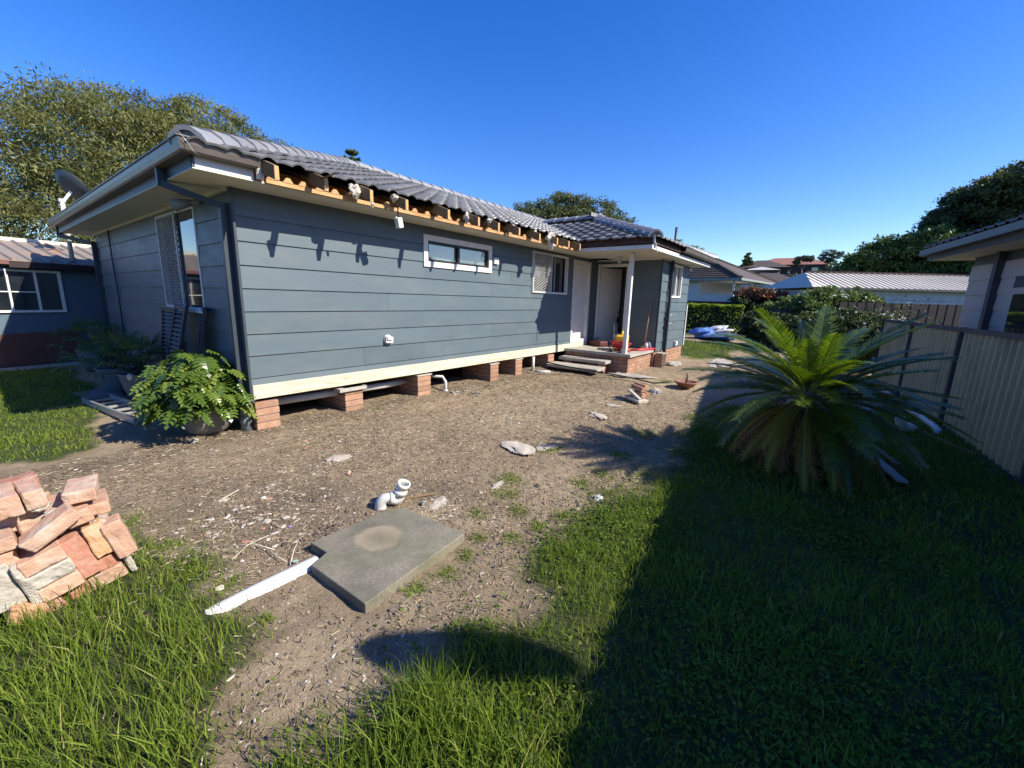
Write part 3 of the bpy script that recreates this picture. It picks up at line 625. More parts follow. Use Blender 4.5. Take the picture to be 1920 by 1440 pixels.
# old mortar blobs hanging between tiles and rafters
def blob(c, r, mat, name, parent, k=1.0, n=3, seed=0, world=True):
    bm = bmesh.new(); bmesh.ops.create_icosphere(bm, subdivisions=n, radius=1); rr = random.Random(seed)
    ox, oy = rr.random()*50, rr.random()*50
    for v in bm.verts:
        q = v.co.copy(); m_ = 1+.34*float(N1(q.x*1.3+ox, q.y*1.3+q.z*2.1+oy))*k+.18*float(N2(q.x*3+ox, q.y*2.8+q.z*3.1+oy))*k
        v.co = Vector((q.x*r[0], q.y*r[1], q.z*r[2]))*m_
    me = bpy.data.meshes.new(name); bm.to_mesh(me); bm.free(); me.materials.append(mat)
    return link(name, me, parent, loc=(Vector(c)-off if world and parent else c))
M_foam = pmat('cream_mortar', (.66, .62, .52), (.5, .46, .38), scale=14, rough=.95, bump=.8, bscale=35, bdist=.02)
for i, (c, r) in enumerate((((3.03, 4.70, 2.83), (.085, .06, .085)), ((3.60, 4.68, 2.85), (.05, .05, .05)), ((2.02, 4.78, 2.85), (.03, .04, .09)), ((4.95, 4.70, 2.84), (.05, .05, .08)), ((5.50, 4.70, 2.86), (.07, .05, .06)), ((6.15, 4.70, 2.86), (.05, .05, .05)), ((6.83, 4.72, 2.86), (.07, .06, .06)), ((7.38, 4.70, 2.83), (.13, .08, .10)), ((7.36, 4.68, 2.70), (.08, .05, .10)), ((8.0, 4.74, 2.84), (.06, .05, .06)), ((3.22, 4.62, 2.70), (.02, .02, .04)))):
    blob(c, tuple(v*.78 for v in r), M_foam, 'mortar_blob', house, 1.9, 3, i)
part(MB().bar((2.02, 4.775, 2.74), (2.035, 4.79, 2.93), .05, .03).bar((2.06, 4.80, 2.74), (2.08, 4.80, 2.90), .03, .02), 'torn_fascia_end', M_white)
# ---- gutter and fascia, end eave and short front return
def gutter_prof():  # (out, up) quad gutter profile
    return [(0, 0), (.085, -.002), (.10, .012), (.112, .06), (.118, .10), (.132, .108), (.132, .118), (.112, .118), (.104, .10), (.095, .02), (.08, .010), (0, .012)]
def sweep(prof, a, b, outv, za, zb, mitre_a=0, mitre_b=0):
    a, b, outv = Vector(a), Vector(b), Vector(outv); d = (b-a).normalized(); vs = []
    for (P, z, m) in ((a, za, mitre_a), (b, zb, mitre_b)):
        for o, u in prof: vs.append(P+outv*o+d*(m*o)+Vector((0, 0, z+u)))
    n = len(prof); mb = MB(); mb.add(vs, [(i, (i+1) % n, n+(i+1) % n, n+i) for i in range(n)]+[tuple(range(n)), tuple(reversed(range(n, 2*n)))]); return mb
gp_ = gutter_prof()
part(sweep(gp_, (EX+.06, EY+.06, 0), (EX+.06, 13.0, 0), (-1,0,0), 2.83, 2.815, -1, 0), 'gutter', M_gutter)
part(sweep(gp_, (EX+.06, EY+.06, 0), (2.03, EY+.06, 0), (0,-1,0), 2.83, 2.83, -1, 0), 'gutter', M_gutter)
part(MB().box(EX+.061, EX+.085, EY+.06, 12.95, 2.722, 2.85), 'fascia', M_trimdark)
part(MB().box(EX+.061, 2.0, EY+.061, EY+.085, 2.722, 2.85), 'fascia', M_white)
part(MB().tube([(1.36, 4.68, 2.96), (1.42, 4.70, 2.90), (1.45, 4.66, 2.82), (1.50, 4.69, 2.80)], .0025, 4), 'loose_wire', M_alum)
# downpipe from the end gutter across the soffit to the wall corner
mb = MB().bar((1.44, 5.62, 2.83), (1.44, 5.62, 2.66), .075, .055, (0,1,0)).bar((1.44, 5.62, 2.68), (1.90, 5.40, 2.52), .075, .055).bar((1.895, 5.40, 2.56), (1.895, 5.40, .25), .06, .085, (1,0,0))
part(mb, 'downpipe', M_trimdark)
part(MB().lathe([(.001, 0), (.058, 0), (.058, .12), (.064, .125), (.064, .20), (.055, .205), (.055, .30), (.062, .305), (.062, .36), (.052, .36), (.001, .34)], (1.90, 5.40, -.03), 18), 'downpipe_socket', M_greypvc)
part(MB().bar((1.5, 12.95, 2.82), (1.5, 12.95, 2.66), .09, .07, (0,1,0)).bar((1.5, 12.95, 2.67), (1.90, 12.36, 2.52), .09, .07).bar((1.90, 12.36, 2.55), (1.90, 12.36, .1), .08, .09), 'downpipe', M_trimdark)
part(MB().tube([(1.915, 11.02, 2.71), (1.905, 11.0, 2.3), (1.905, 10.96, 1.5), (1.905, 11.0, .5)], .014, 6), 'conduit', M_trimdark)
part(MB().bar((11.34, YW-.07, 2.70), (11.34, YW-.07, .14), .075, .075), 'downpipe', M_trimdark)
part(MB().tube([(11.24, YW-.05, 2.0), (11.22, YW-.05, 1.2), (11.25, YW-.06, 1.0), (11.20, YW-.05, .5), (11.23, YW-.05, .42)], .012, 6).box(11.20, 11.28, YW-.07, YW-.04, 1.20, 1.28).box(11.20, 11.28, YW-.07, YW-.04, .98, 1.05), 'conduit', M_black)
part(MB().bar((11.45, YW-.03, 1.30), (11.60, YW-.10, 1.34), .035).bar((11.45, YW-.03, 1.08), (11.60, YW-.10, 1.12), .035), 'hose_bracket', M_alum)
blob((11.5, 3.25, .03), (.28, .16, .07), M_conc, 'mortar_blob', house, 1)
part(MB().box(12.28, 12.42, YW-.09, YW-.02, .46, .57), 'vent_cap', M_white)
# ---- porch fascias: bare brown board, white scotia strip below, hanging bracket
part(MB().box(8.655, 8.68, 3.08, EY+.05, 2.80, 2.945), 'fascia', M_brownfascia)
part(MB().box(8.69, 8.715, 3.10, 4.84, 2.708, 2.785), 'soffit_edge_strip', M_white)
part(MB().box(8.69, 13.75, 3.08, 3.105, 2.81, 2.94), 'fascia', M_brownfascia)
part(MB().box(8.716, 13.72, 3.105, 3.125, 2.70, 2.78), 'soffit_edge_strip', M_white)
part(sweep(gp_, (10.6, 3.079, 0), (13.9, 3.079, 0), (0,-1,0), 2.83, 2.815), 'gutter', M_gutter)
part(MB().bar((8.64, 3.06, 2.96), (8.66, 3.04, 2.70), .035, .012).bar((8.66, 3.02, 2.80), (8.66, 2.98, 2.62), .012), 'hanging_bracket', M_white)
part(MB().box(8.60, 8.64, 4.70, 4.735, 2.74, 2.93), 'rainhead_bracket', M_alum)
part(MB().tube([(10.0, 4.35, 2.712), (10.0, 4.35, 2.66)], [.06, .05], 12).tube([(10.0, 4.35, 2.66), (10.0, 4.35, 2.56)], [.02, .045], 12), 'porch_light', M_pvc)

# ---- roof: deck, tiles, caps
RZ = EZ-.095
def rz(t): return RZ+SL*t
yr, yb = EY+4.08, EY+8.16; xr1 = 17.9
mb = MB()
A = [(EX, EY, RZ), (xr1, EY, RZ), (xr1-4.08, yr, rz(4.08)), (EX+4.08, yr, rz(4.08)), (EX, yb, RZ), (xr1, yb, RZ)]
mb.add(A, [(0, 1, 2, 3), (0, 3, 4), (3, 2, 5, 4), (1, 5, 2)])
wx0, wx1, wy0 = 8.65, 13.78, 3.05; hw = (wx1-wx0)/2
B_ = [(wx0, wy0, RZ), (wx1, wy0, RZ), (wx0+hw, wy0+hw, rz(hw)), (wx0+hw, EY+hw, rz(hw)), (wx0, EY, RZ), (wx1, EY, RZ)]
mb.add(B_, [(0, 1, 2), (0, 2, 3, 4), (1, 5, 3, 2)])
part(mb, 'roof_underlay', M_roofground)
TW, TL, CR = .30, .37, .32
def tprof(u):  # u in 0..1 across the tile -> height
    return .008+.034*max(0, math.sin(PI*min(max((u-.03)/.47, 0), 1)))**1.0+.010*max(0, math.sin(PI*min(max((u-.5)/.5, 0), 1)))
us = [0, .06, .14, .22, .30, .40, .5, .62, .75, .9, 1.04]
def tile_vf():
    vs, fs = [], []
    for v, lift in ((0, .034), (TL, .0)):
        for u in us: vs.append((u*TW, v, tprof(min(u, 1) if u <= 1 else .03)+lift))
    for u in us: vs.append((u*TW, .0, tprof(min(u, 1) if u <= 1 else .03)+.034-.020))
    n = len(us)
    fs += [(i, i+1, n+i+1, n+i) for i in range(n-1)]+[(2*n+i, 2*n+i+1, i+1, i) for i in range(n-1)]
    return vs, fs
tv, tf = tile_vf()
tile_me = bpy.data.meshes.new('roof_tile'); tile_me.from_pydata(tv, [], tf); tile_me.materials.append(M_tile); tile_me.polygons.foreach_set('use_smooth', [True]*(len(us)-1)+[False]*(len(us)-1))
tiles = []   # (distance, matrix, clip function or None)
cs, sn = math.cos(math.atan(SL)), math.sin(math.atan(SL))
def slope_tiles(org, ax, up2, nu, nv, inside, clip=None, u00=0.0):
    ax = Vector(ax); up = Vector((up2[0]*cs, up2[1]*cs, sn)); nr = ax.cross(up)
    if nr.z < 0: nr = -nr
    for j in range(nv):
        for i in range(nu):
            o = Vector(org)+ax*(u00+i*TW)+up*(j*CR)
            c = o+ax*TW/2+up*TL/2
            if not inside(c.x, c.y): continue
            o = o+nr*random.uniform(-.002, .003)+up*random.uniform(-.006, .006)
            tilt = random.uniform(-.006, .006)
            a2 = (ax+nr*tilt).normalized()
            M = Matrix(((a2.x, up.x, nr.x, o.x), (a2.y, up.y, nr.y, o.y), (a2.z, up.z, nr.z, o.z), (0, 0, 0, 1)))
            edge = clip is not None and not all(clip((M @ Vector(q)).x, (M @ Vector(q)).y) is None for q in ((0,0,0), (TW,0,0), (0,TL,0), (TW,TL,0)))
            tiles.append(((c-Vector((0,0,EYE))).length, M, clip if edge else None, inside))
def c1(x, y): return None if x >= EX+(y-EY) else EX+(y-EY)
slope_tiles((EX, EY-.07, EZ-.078), (1,0,0), (0,1), 56, 13, lambda x, y: EX+(y-EY)-.12 < x < xr1-(y-EY) and y < yr and ((y-EY) > min(x-wx0, wx1-x)-.1), c1)
slope_tiles((wx0-.07, EY+hw, EZ-.078), (0,-1,0), (1,0), 16, 8, lambda x, y: x < wx0+hw and y > wy0+(x-wx0)-.1 and y < EY+(x-wx0)+.15)
slope_tiles((wx0, wy0-.07, EZ-.078), (1,0,0), (0,1), 19, 8, lambda x, y: x > wx0+(y-wy0)-.1 and x < wx1-(y-wy0)+.1)
tiles.sort(key=lambda t: t[0])
bv, bf, bs = [], [], []
for k, (dd, M, clipf, ins) in enumerate(tiles):
    M2 = Matrix.Translation(-HI) @ M
    if k < 300:
        if clipf:
            vs = []
            Mi = M.inverted()
            for q in tv:
                w_ = M @ Vector(q); xx = clipf(w_.x, w_.y)
                if xx is not None: w_ = Vector((xx, w_.y, w_.z))
                vs.append(tuple(Mi @ w_))
            me = bpy.data.meshes.new('roof_tile'); me.from_pydata(vs, [], tf); me.materials.append(M_tile); me.polygons.foreach_set('use_smooth', [True]*(len(us)-1)+[False]*(len(us)-1))
        else: me = tile_me
        link('roof_tile', me, house, M=M2)
    else:
        o = len(bv); bv += [tuple(M2 @ Vector(q)) for q in tv]; bf += [tuple(i+o for i in f) for f in tf]
me = bpy.data.meshes.new('far_roof_tiles'); me.from_pydata(bv, [], bf); me.materials.append(M_tile); me.polygons.foreach_set('use_smooth', ([True]*(len(us)-1)+[False]*(len(us)-1))*(len(bf)//(2*(len(us)-1))))
link('far_roof_tiles', me, house, kind='stuff')
# ridge and hip caps: angular, each lapping the next
def cap_mesh(w=.16, h=.055, L=.43, closed=False):
    pr = ((-w, -.075), (-w*.80, -.01), (-w*.30, h*.9), (0, h*1.02), (w*.30, h*.9), (w*.80, -.01), (w, -.075)); vs = []
    for y, e in ((0, .024), (L, -.004)):
        for x, z in pr: vs.append((x*(1+e*2), y, z+e))
    for x, z in pr: vs.append((x*.90, .0, z-.016))
    f = [(i, i+1, 8+i, 7+i) for i in range(6)]+[(14+i, 15+i, 1+i, i) for i in range(6)]
    if closed:
        o = len(vs); vs += [(x*.93, .03, z-.0) for x, z in pr]; f.append(tuple(range(o, o+7)))
    me = bpy.data.meshes.new('ridge_cap'); me.from_pydata(vs, [], f); me.materials.append(M_cap); return me
cap_me = cap_mesh(); cap_end = cap_mesh(closed=True)
def caps(a, b, start=0):
    a, b = Vector(a), Vector(b); d = (b-a).normalized(); L = (b-a).length; n = int(L/.36)
    s_ = d.cross(Vector((0,0,1))).normalized(); u = s_.cross(d).normalized()
    for i in range(n+1):
        o = a+d*(i*.36)+u*random.uniform(-.004, .006); s2 = (s_+u*random.uniform(-.03, .03)).normalized(); u2 = s2.cross(d).normalized()
        link('ridge_cap', cap_end if i == 0 else cap_me, house, M=Matrix.Translation(-HI) @ Matrix(((s2.x, d.x, u2.x, o.x), (s2.y, d.y, u2.y, o.y), (s2.z, d.z, u2.z, o.z), (0,0,0,1))))
caps((EX+.03, EY+.03, EZ+.01), (EX+4.08, yr, EZ+SL*4.08-.01))
caps((EX+4.0, yr, EZ+SL*4.08-.01), (14.0, yr, EZ+SL*4.08-.01))
caps((wx0-.03, wy0-.03, EZ+.01), (wx0+hw, wy0+hw, EZ+SL*hw+.02))
caps((wx0+hw, wy0+hw-.1, EZ+SL*hw+.045), (wx0+hw, EY+hw-.1, EZ+SL*hw+.045))
caps((wx1+.03, wy0-.03, EZ+.035), (wx0+hw, wy0+hw, EZ+SL*hw+.05))
part(MB().tube([(17.0, 5.2, 3.1), (17.0, 5.2, 4.47)], .05, 8), 'vent_stack', M_trimdark)
# loose sheet of flashing at the far ridge
part(MB().add([(13.2, 5.2, 3.1), (14.6, 5.0, 3.12), (14.3, 6.2, 3.4), (13.0, 6.1, 3.45), (13.8, 5.2, 3.22), (13.7, 6.1, 3.52)], [(0, 4, 5, 3), (4, 1, 2, 5)]), 'loose_flashing', M_alum)

# ---- windows and doors
def frame(mb, P, u0, u1, z0, z1, w, dn0, dn1, sides=(1,1,1,1)):
    """picture frame, P(u, z, d) maps to world"""
    def bx(a, b, c, d):
        vs = [P(u, z, n_) for n_ in (dn0, dn1) for (u, z) in ((a, c), (b, c), (b, d), (a, d))]
        mb.add(vs, [(0,1,2,3), (7,6,5,4), (0,4,5,1), (1,5,6,2), (2,6,7,3), (3,7,4,0)])
    if sides[0]: bx(u0, u0+w, z0, z1)
    if sides[1]: bx(u1-w, u1, z0, z1)
    a, b = u0+(w if sides[0] else 0), u1-(w if sides[1] else 0)
    if sides[2]: bx(a, b, z0, z0+w)
    if sides[3]: bx(a, b, z1-w, z1)
    return mb
def slab(mb, P, a, b, c, d, n0, n1):
    vs = [P(u, z, n_) for n_ in (n0, n1) for (u, z) in ((a, c), (b, c), (b, d), (a, d))]
    return mb.add(vs, [(0,1,2,3), (7,6,5,4), (0,4,5,1), (1,5,6,2), (2,6,7,3), (3,7,4,0)])
PF = lambda u, z, d: Vector((u, D-d, z))
def screen(P, u0, u1, z0, z1, n, parent, pitch=.09, bw=.014, ratio=1.9):
    mb = MB(); fw = .035; frame(mb, P, u0, u1, z0, z1, fw, n-.008, n+.012); o_ = part(mb, 'screen_frame', M_mesh, parent)
    a, b, c, d = u0+fw, u1-fw, z0+fw, z1-fw; mb = MB(); k = 1/ratio  # steepness
    for sgn, nn in ((1, n), (-1, n+.004)):
        t = a-(d-c)/k-pitch
        while t < b+(d-c)/k:
            # line u = t + s*(z-c)/k
            pts = []
            z_a, z_b = c, d; ua, ub = t, t+sgn*(d-c)/k
            if sgn < 0: ua, ub = t, t-(d-c)/k
            # clip
            du = ub-ua; t0, t1 = 0.0, 1.0
            for lim, s_ in ((a, 1), (b, -1)):
                fa, fb = (ua-lim)*s_, (ub-lim)*s_
                if fa < 0 and fb < 0: t0, t1 = 1, 0; break
                if fa < 0: t0 = max(t0, fa/(fa-fb))
                elif fb < 0: t1 = min(t1, fa/(fa-fb))
            if t1-t0 > .01:
                p, q = P(ua+du*t0, z_a+(z_b-z_a)*t0, nn), P(ua+du*t1, z_a+(z_b-z_a)*t1, nn)
                mb.bar(p, q, bw, .004, (P(0,0,1)-P(0,0,0)).cross(Vector((0,0,1))) if False else (0,0,1))
            t += pitch
    part(mb, 'diamond_mesh', M_mesh, parent)
# small highlight window with obscure glass
mb = MB(); frame(mb, PF, W1[0], W1[1], W1[2], W1[3], .085, -.02, .034); w = part(mb, 'window', M_white)
part(frame(MB(), PF, W1[0]+.085, W1[1]-.085, W1[2]+.085, W1[3]-.085, .035, -.035, .012), 'sash', M_black, w)
xm = 5.40
part(slab(MB(), PF, xm-.025, xm+.025, W1[2]+.12, W1[3]-.12, -.04, .0), 'mullion', M_black, w)
part(slab(MB(), PF, W1[0]+.12, xm-.025, W1[2]+.12, W1[3]-.12, -.05, -.045), 'pane', M_glassfrost, w)
part(slab(MB(), PF, xm+.025, W1[1]-.12, W1[2]+.12, W1[3]-.12, -.03, -.025), 'pane', M_glassfrost, w)
part(MB().cbox((6.37, D-.035, 2.33), (.13, .04, .11)), 'outlet_box', M_white)
# kitchen window with diamond screen
mb = MB(); frame(mb, PF, W2[0], W2[1], W2[2], W2[3], .04, -.04, .036); w = part(mb, 'window', M_white)
part(slab(MB(), PF, 8.36, 8.40, W2[2]+.04, W2[3]-.04, -.04, .03), 'mullion', M_white, w)
part(slab(MB(), PF, 8.60, 8.62, W2[2]+.04, W2[3]-.04, -.05, -.02), 'sash', M_alum, w)
part(slab(MB(), PF, W2[0]+.04, 8.36, W2[2]+.04, W2[3]-.04, -.055, -.05), 'pane', M_glasscurtain, w)
part(slab(MB(), PF, 8.40, W2[1]-.04, W2[2]+.04, W2[3]-.04, -.075, -.07), 'pane', M_glass, w)
screen(PF, W2[0]+.01, 8.38, W2[2]+.01, W2[3]-.01, .04, w, .115, .017, 1.9)
# tall bedroom window in the end wall
PE = lambda u, z, d: Vector((X0-d, u, z))
mb = MB(); frame(mb, PE, EW[0], EW[1], EW[2], EW[3], .035, -.04, .022); w = part(mb, 'window', M_white)
part(slab(MB(), PE, 7.12, 7.18, EW[2]+.035, EW[3]-.035, -.02, .012), 'mullion', M_trimdark, w)
part(slab(MB(), PE, EW[0]+.035, 7.12, EW[2]+.035, EW[3]-.035, .0, .005), 'pane', M_glass, w)
part(slab(MB(), PE, 7.19, EW[1]-.035, EW[2]+.035, EW[3]-.035, -.06, -.055), 'pane', M_glass, w)
screen(PE, 7.17, EW[1]-.005, EW[2]+.01, EW[3]-.01, .028, w, .12, .014, 1.5)
part(slab(MB(), PE, EW[0]-.02, EW[1]+.02, EW[2]-.03, EW[2]-.001, -.02, .05), 'sill', M_white, w)
# wing window
PWn = lambda u, z, d: Vector((u, YW-d, z))
mb = MB(); frame(mb, PWn, W3[0], W3[1], W3[2], W3[3], .05, -.04, .036); w = part(mb, 'window', M_white)
part(slab(MB(), PWn, 11.93, 11.97, W3[2]+.05, W3[3]-.05, -.04, .02), 'mullion', M_white, w)
part(slab(MB(), PWn, W3[0]+.05, 11.93, W3[2]+.05, W3[3]-.05, -.05, -.045), 'pane', M_glass, w)
part(slab(MB(), PWn, 11.97, W3[1]-.05, W3[2]+.05, W3[3]-.05, -.05, -.045), 'pane', M_glasscurtain, w)
# laundry door, shut, in a deep white frame
mb = MB(); frame(mb, PF, D1[0], D1[1], D1[2], D1[3], .075, -.10, .03); d = part(mb, 'door_frame', M_white)
dl = part(slab(MB(), PF, D1[0]+.08, D1[1]-.20, D1[2]+.085, D1[3]-.085, -.10, -.06), 'door', M_white)
part(slab(MB(), PF, D1[1]-.198, D1[1]-.08, D1[2]+.085, D1[3]-.085, -.10, -.08), 'door_jamb', M_white)
part(MB().cbox((9.56, D+.055, 1.55), (.03, .02, .03)), 'door_lock', M_alum, dl)
# porch door, standing ajar into a dark hall
PD = lambda u, z, d: Vector((XW-d, u, z))
mb = MB(); frame(mb, PD, D2[0], D2[1], D2[2], D2[3], .07, -.09, .03, (1,1,0,1)); part(mb, 'door_frame', M_white)
hx = XW+.03
Md = Matrix.Translation((XW+.05, 5.19, 0)) @ Matrix.Rotation(R(68), 4, 'Z')
dl = part(MB().box(0, .04, -.76, 0, .47, 2.53, Md), 'door', M_white)
part(MB().box(-.03, 0, -.73, -.69, 1.32, 1.36, Md).box(-.035, 0, -.725, -.695, 1.02, 1.22, Md).bar(Md @ Vector((-.05, -.72, 1.12)), Md @ Vector((-.05, -.60, 1.12)), .018), 'door_handle', M_black, dl)
part(MB().box(XW+1.3, XW+1.32, 3.7, 5.9, .45, 2.7).box(XW+.09, XW+1.3, 3.68, 3.70, .45, 2.7).box(XW+.09, XW+1.3, 5.9, 5.92, .45, 2.7).box(XW+.08, XW+1.3, 3.7, 5.9, .44, .45), 'hall_lining', pmat('hall_wall', (.42,.43,.44), rough=.7))
# sensor light at the end eave, white camera box hanging on a lead
part(MB().tube([(X0-.02, 6.15, 2.66), (X0-.10, 6.2, 2.64)], .03, 8).tube([(X0-.10, 6.2, 2.64), (X0-.24, 6.32, 2.60)], [.035, .075], 12), 'flood_light', M_greypvc)
part(MB().tube([(3.66, 4.70, 2.86), (3.675, 4.72, 2.70), (3.69, 4.74, 2.63)], .009, 6), 'power_lead', M_black)
o = part(MB().cbox((3.71, 4.75, 2.575), (.09, .07, .13), (0, -.25, .2)).cbox((3.66, 4.75, 2.63), (.06, .03, .03)), 'hanging_box', M_white)
bevel(o.data, .006)
part(MB().cbox((3.86, D-.05, .98), (.12, .06, .09), (0, .1, 0)).cbox((3.86, D-.07, 1.0), (.09, .07, .04), (.1, .1, 0)).tube([(3.86, D-.03, .98), (3.86, D-.025, .98)], .075, 10), 'wall_vent', M_white)
# antenna pole and satellite dish at the far end
t_ = thing('satellite_dish', 'dark satellite dish on a pale pole behind the far end gutter', 'satellite dish', (1.66, 13.3, 2.6))
MB().lathe([(.001, .10), (.13, .088), (.25, .05), (.345, -.01), (.35, -.02), (.335, -.02), (.24, .038), (.12, .075), (.001, .085)], (0,0,0), 28, Matrix.Translation((.20, .0, 1.12)) @ Vector((-.75, -.35, -.55)).to_track_quat('Z', 'Y').to_matrix().to_4x4()).build('dish', M_trimdark, t_)
MB().tube([(0, 0, -.42), (0, 0, .84)], .04, 10).build('mast', M_pvc, t_); MB().bar((0, 0, .78), (.17, .0, 1.04), .05).bar((0, 0, .6), (.24, .0, .82), .03).cbox((0, 0, .82), (.10, .08, .06)).build('bracket', M_alum, t_)

# ================================================================== GREENERY BUILDERS
def tree_geo(blobs, n, leaf, aspect=2.2, droop=0, sub=.22, nsub=40, shell=.75, flat=0, fill=0):
    """blobs: (cx,cy,cz,rx,ry,rz). Leaves sit in small tufts spread over the shells of the blobs."""
    vol = np.array([b[3]*b[4]+b[3]*b[5]+b[4]*b[5] for b in blobs]); vol = vol/vol.sum()
    Cs = []; rs = []
    for b, v in zip(blobs, vol):
        k = max(6, int(nsub*len(blobs)*v)); d = rng.normal(size=(k, 3)); d /= np.linalg.norm(d, axis=1)[:, None]
        r = shell+(1-shell)*rng.random(k)**.6; r = r*(1+.10*rng.normal(size=k))
        c = d*r[:, None]*np.array(b[3:6])+np.array(b[:3]); m = max(3, int(n*v/k)); rad = sub*(b[3]*b[4]*b[5])**(1/3)
        q = rng.normal(size=(k, m, 3))*rad*.5*np.array([1.15, 1.15, .75]); Cs.append((c[:, None]+q).reshape(-1, 3))
        tone = rng.random(k)*.55; rs.append((tone[:, None]+.45*rng.random((k, m))).ravel())
    if fill:
        for b, v in zip(blobs, vol):
            m = int(fill*n*v); q = rng.normal(size=(m, 3)); q /= np.linalg.norm(q, axis=1)[:, None]; Cs.append(q*(rng.random(m)**.5)[:, None]*np.array(b[3:6])*.95+np.array(b[:3])); rs.append(rng.random(m)*.6)
    P = np.concatenate(Cs); rn = np.concatenate(rs)
    V, F = leafcards(P, leaf*(.6+.8*rng.random(len(P))), aspect, flat, droop=droop)
    return V, F, np.repeat(rn, 4)
def crown(name, parent, blobs, n, leaf, mat, **kw):
    V, F, r_ = tree_geo(blobs, n, leaf, **kw)
    return link(name, npmesh(name, V, [F], mat, dict(rnd=r_)), parent)
def limbs(base, blobs, r0, mb=None, fork=.35):
    mb = mb or MB(); base = Vector(base); top = Vector((sum(b[0] for b in blobs)/len(blobs), sum(b[1] for b in blobs)/len(blobs), min(b[2] for b in blobs)))
    f = base.lerp(top, fork)+Vector((random.uniform(-.2,.2), random.uniform(-.2,.2), 0))
    mb.tube([base-Vector((0,0,.2)), base.lerp(f, .5), f], [r0*1.25, r0, r0*.85], 9)
    for b in blobs:
        e = Vector(b[:3]); m_ = f.lerp(e, .5)+Vector((random.uniform(-.3,.3), random.uniform(-.3,.3), random.uniform(-.1,.5)))*.6
        mb.tube([f, m_, e, e+Vector((random.uniform(-1,1)*b[3]*.5, random.uniform(-1,1)*b[4]*.5, b[5]*.5))], [r0*.55, r0*.35, r0*.18, r0*.05], 6)
    return mb
def tree(name, label, cat, base, blobs, n, leaf, mat, bark, r0, group=None, **kw):
    """blobs relative to base"""
    t = thing(name, label, cat, base, 0, group)
    crown('crown', t, blobs, n, leaf, mat, **kw)
    limbs((0, 0, 0), [b for b in blobs][:14], r0).build('trunk', bark, t)
    return t
M_leaf_bottle = leafmat('bottlebrush_leaf', (.055, .066, .02), (.21, .22, .065), (.34, .32, .13), transl=.35, rough=.6)
M_leaf_gum = leafmat('gum_leaf', (.035, .05, .02), (.13, .155, .05), (.21, .23, .10), transl=.3, rough=.55)
M_leaf_dark = leafmat('dark_leaf', (.02, .038, .013), (.085, .115, .035), (.17, .20, .06), transl=.25, rough=.55)
M_leaf_mid = leafmat('mid_leaf', (.045, .08, .018), (.15, .21, .05), (.27, .33, .09), transl=.3, rough=.5)
M_leaf_hedge = leafmat('hedge_leaf', (.07, .13, .015), (.24, .35, .035), (.42, .50, .07), transl=.35, rough=.45)
M_leaf_red = leafmat('red_tip_leaf', (.09, .045, .025), (.30, .11, .07), (.42, .20, .11), transl=.3, rough=.5)
M_petal = leafmat('white_petal', (.75, .75, .72), (.85, .85, .82), transl=.2)
M_far = leafmat('far_leaf', (.05, .065, .04), (.11, .13, .075), (.16, .17, .10), transl=.2, rough=.8)
M_needle = leafmat('pine_needle', (.035,.06,.02), (.09,.13,.04), transl=.2)

# big bottlebrush over the shed
def bl(n, c, r, s, seed):
    q = np.random.default_rng(seed); out = []
    for _ in range(n):
        d = q.normal(size=3); d /= np.linalg.norm(d); rr = q.random()**.4
        out.append((c[0]+d[0]*r[0]*rr, c[1]+d[1]*r[1]*rr, c[2]+d[2]*r[2]*rr, *(s*(.7+.6*q.random())*np.array([1, 1, .8]))))
    return out
bb = [(0,0,5.2,3.2,3,2.6),(-2.2,.5,6.2,3,3,2.3),(1.8,-.3,4.5,2.8,2.6,2.3),(3.3,-.6,3.4,2.3,2.2,1.9),(4.6,-.9,2.6,1.5,1.6,1.4),(-.5,-1.2,3.2,2.6,2.2,1.9),(-3.6,0,3.4,2.6,2.6,2.4),(1.0,-1.4,2.4,2.0,1.6,1.3),(-2.6,-1.0,1.9,1.8,1.5,1.3),(.2,.5,7.0,2.2,2.2,1.3),(-1.6,.2,7.6,1.6,1.6,1.0),(2.2,.2,6.0,1.9,1.9,1.2),(-4.8,0,5.6,2.4,2.4,2.3),(3.9,-.3,4.4,1.3,1.3,.9),(5.6,-1.2,3.3,1.5,1.5,1.2),(6.0,-1.5,2.5,1.2,1.3,1.0),(4.9,-.8,4.8,1.5,1.5,1.1),(3.2,0,6.2,1.8,1.6,1.2),(4.0,-.6,5.8,1.5,1.5,1.1),(2.3,0,7.0,1.7,1.6,1.1),(.9,.2,7.9,1.7,1.6,1.0),(5.3,-1,4.2,1.3,1.3,1.1)]
tb = tree('bottlebrush_tree', 'huge spreading olive green tree towering over the small shed at left', 'tree', (6.5, 21.8, .2), bb, 330000, .036, M_leaf_bottle, M_bark, .34, aspect=4.2, droop=.7, sub=.20, nsub=150, shell=.80)
tb.rotation_euler = (0, 0, R(-17))
bi = rng.integers(0, len(bb)-8, 26); d_ = rng.normal(size=(26, 3)); d_[:, 1] = -np.abs(d_[:, 1])-.5; d_ /= np.linalg.norm(d_, axis=1)[:, None]; B_ = np.array(bb)[bi]
V, F = leafcards(B_[:, :3]+d_*B_[:, 3:6]*.98, .10+0*rng.random(26), 1.0)
link('red_flowers', npmesh('red_flowers', V, [F], pmat('bottlebrush_flower', (.45,.05,.03), rough=.8), dict(rnd=np.zeros(len(V)))), tb, kind='stuff')
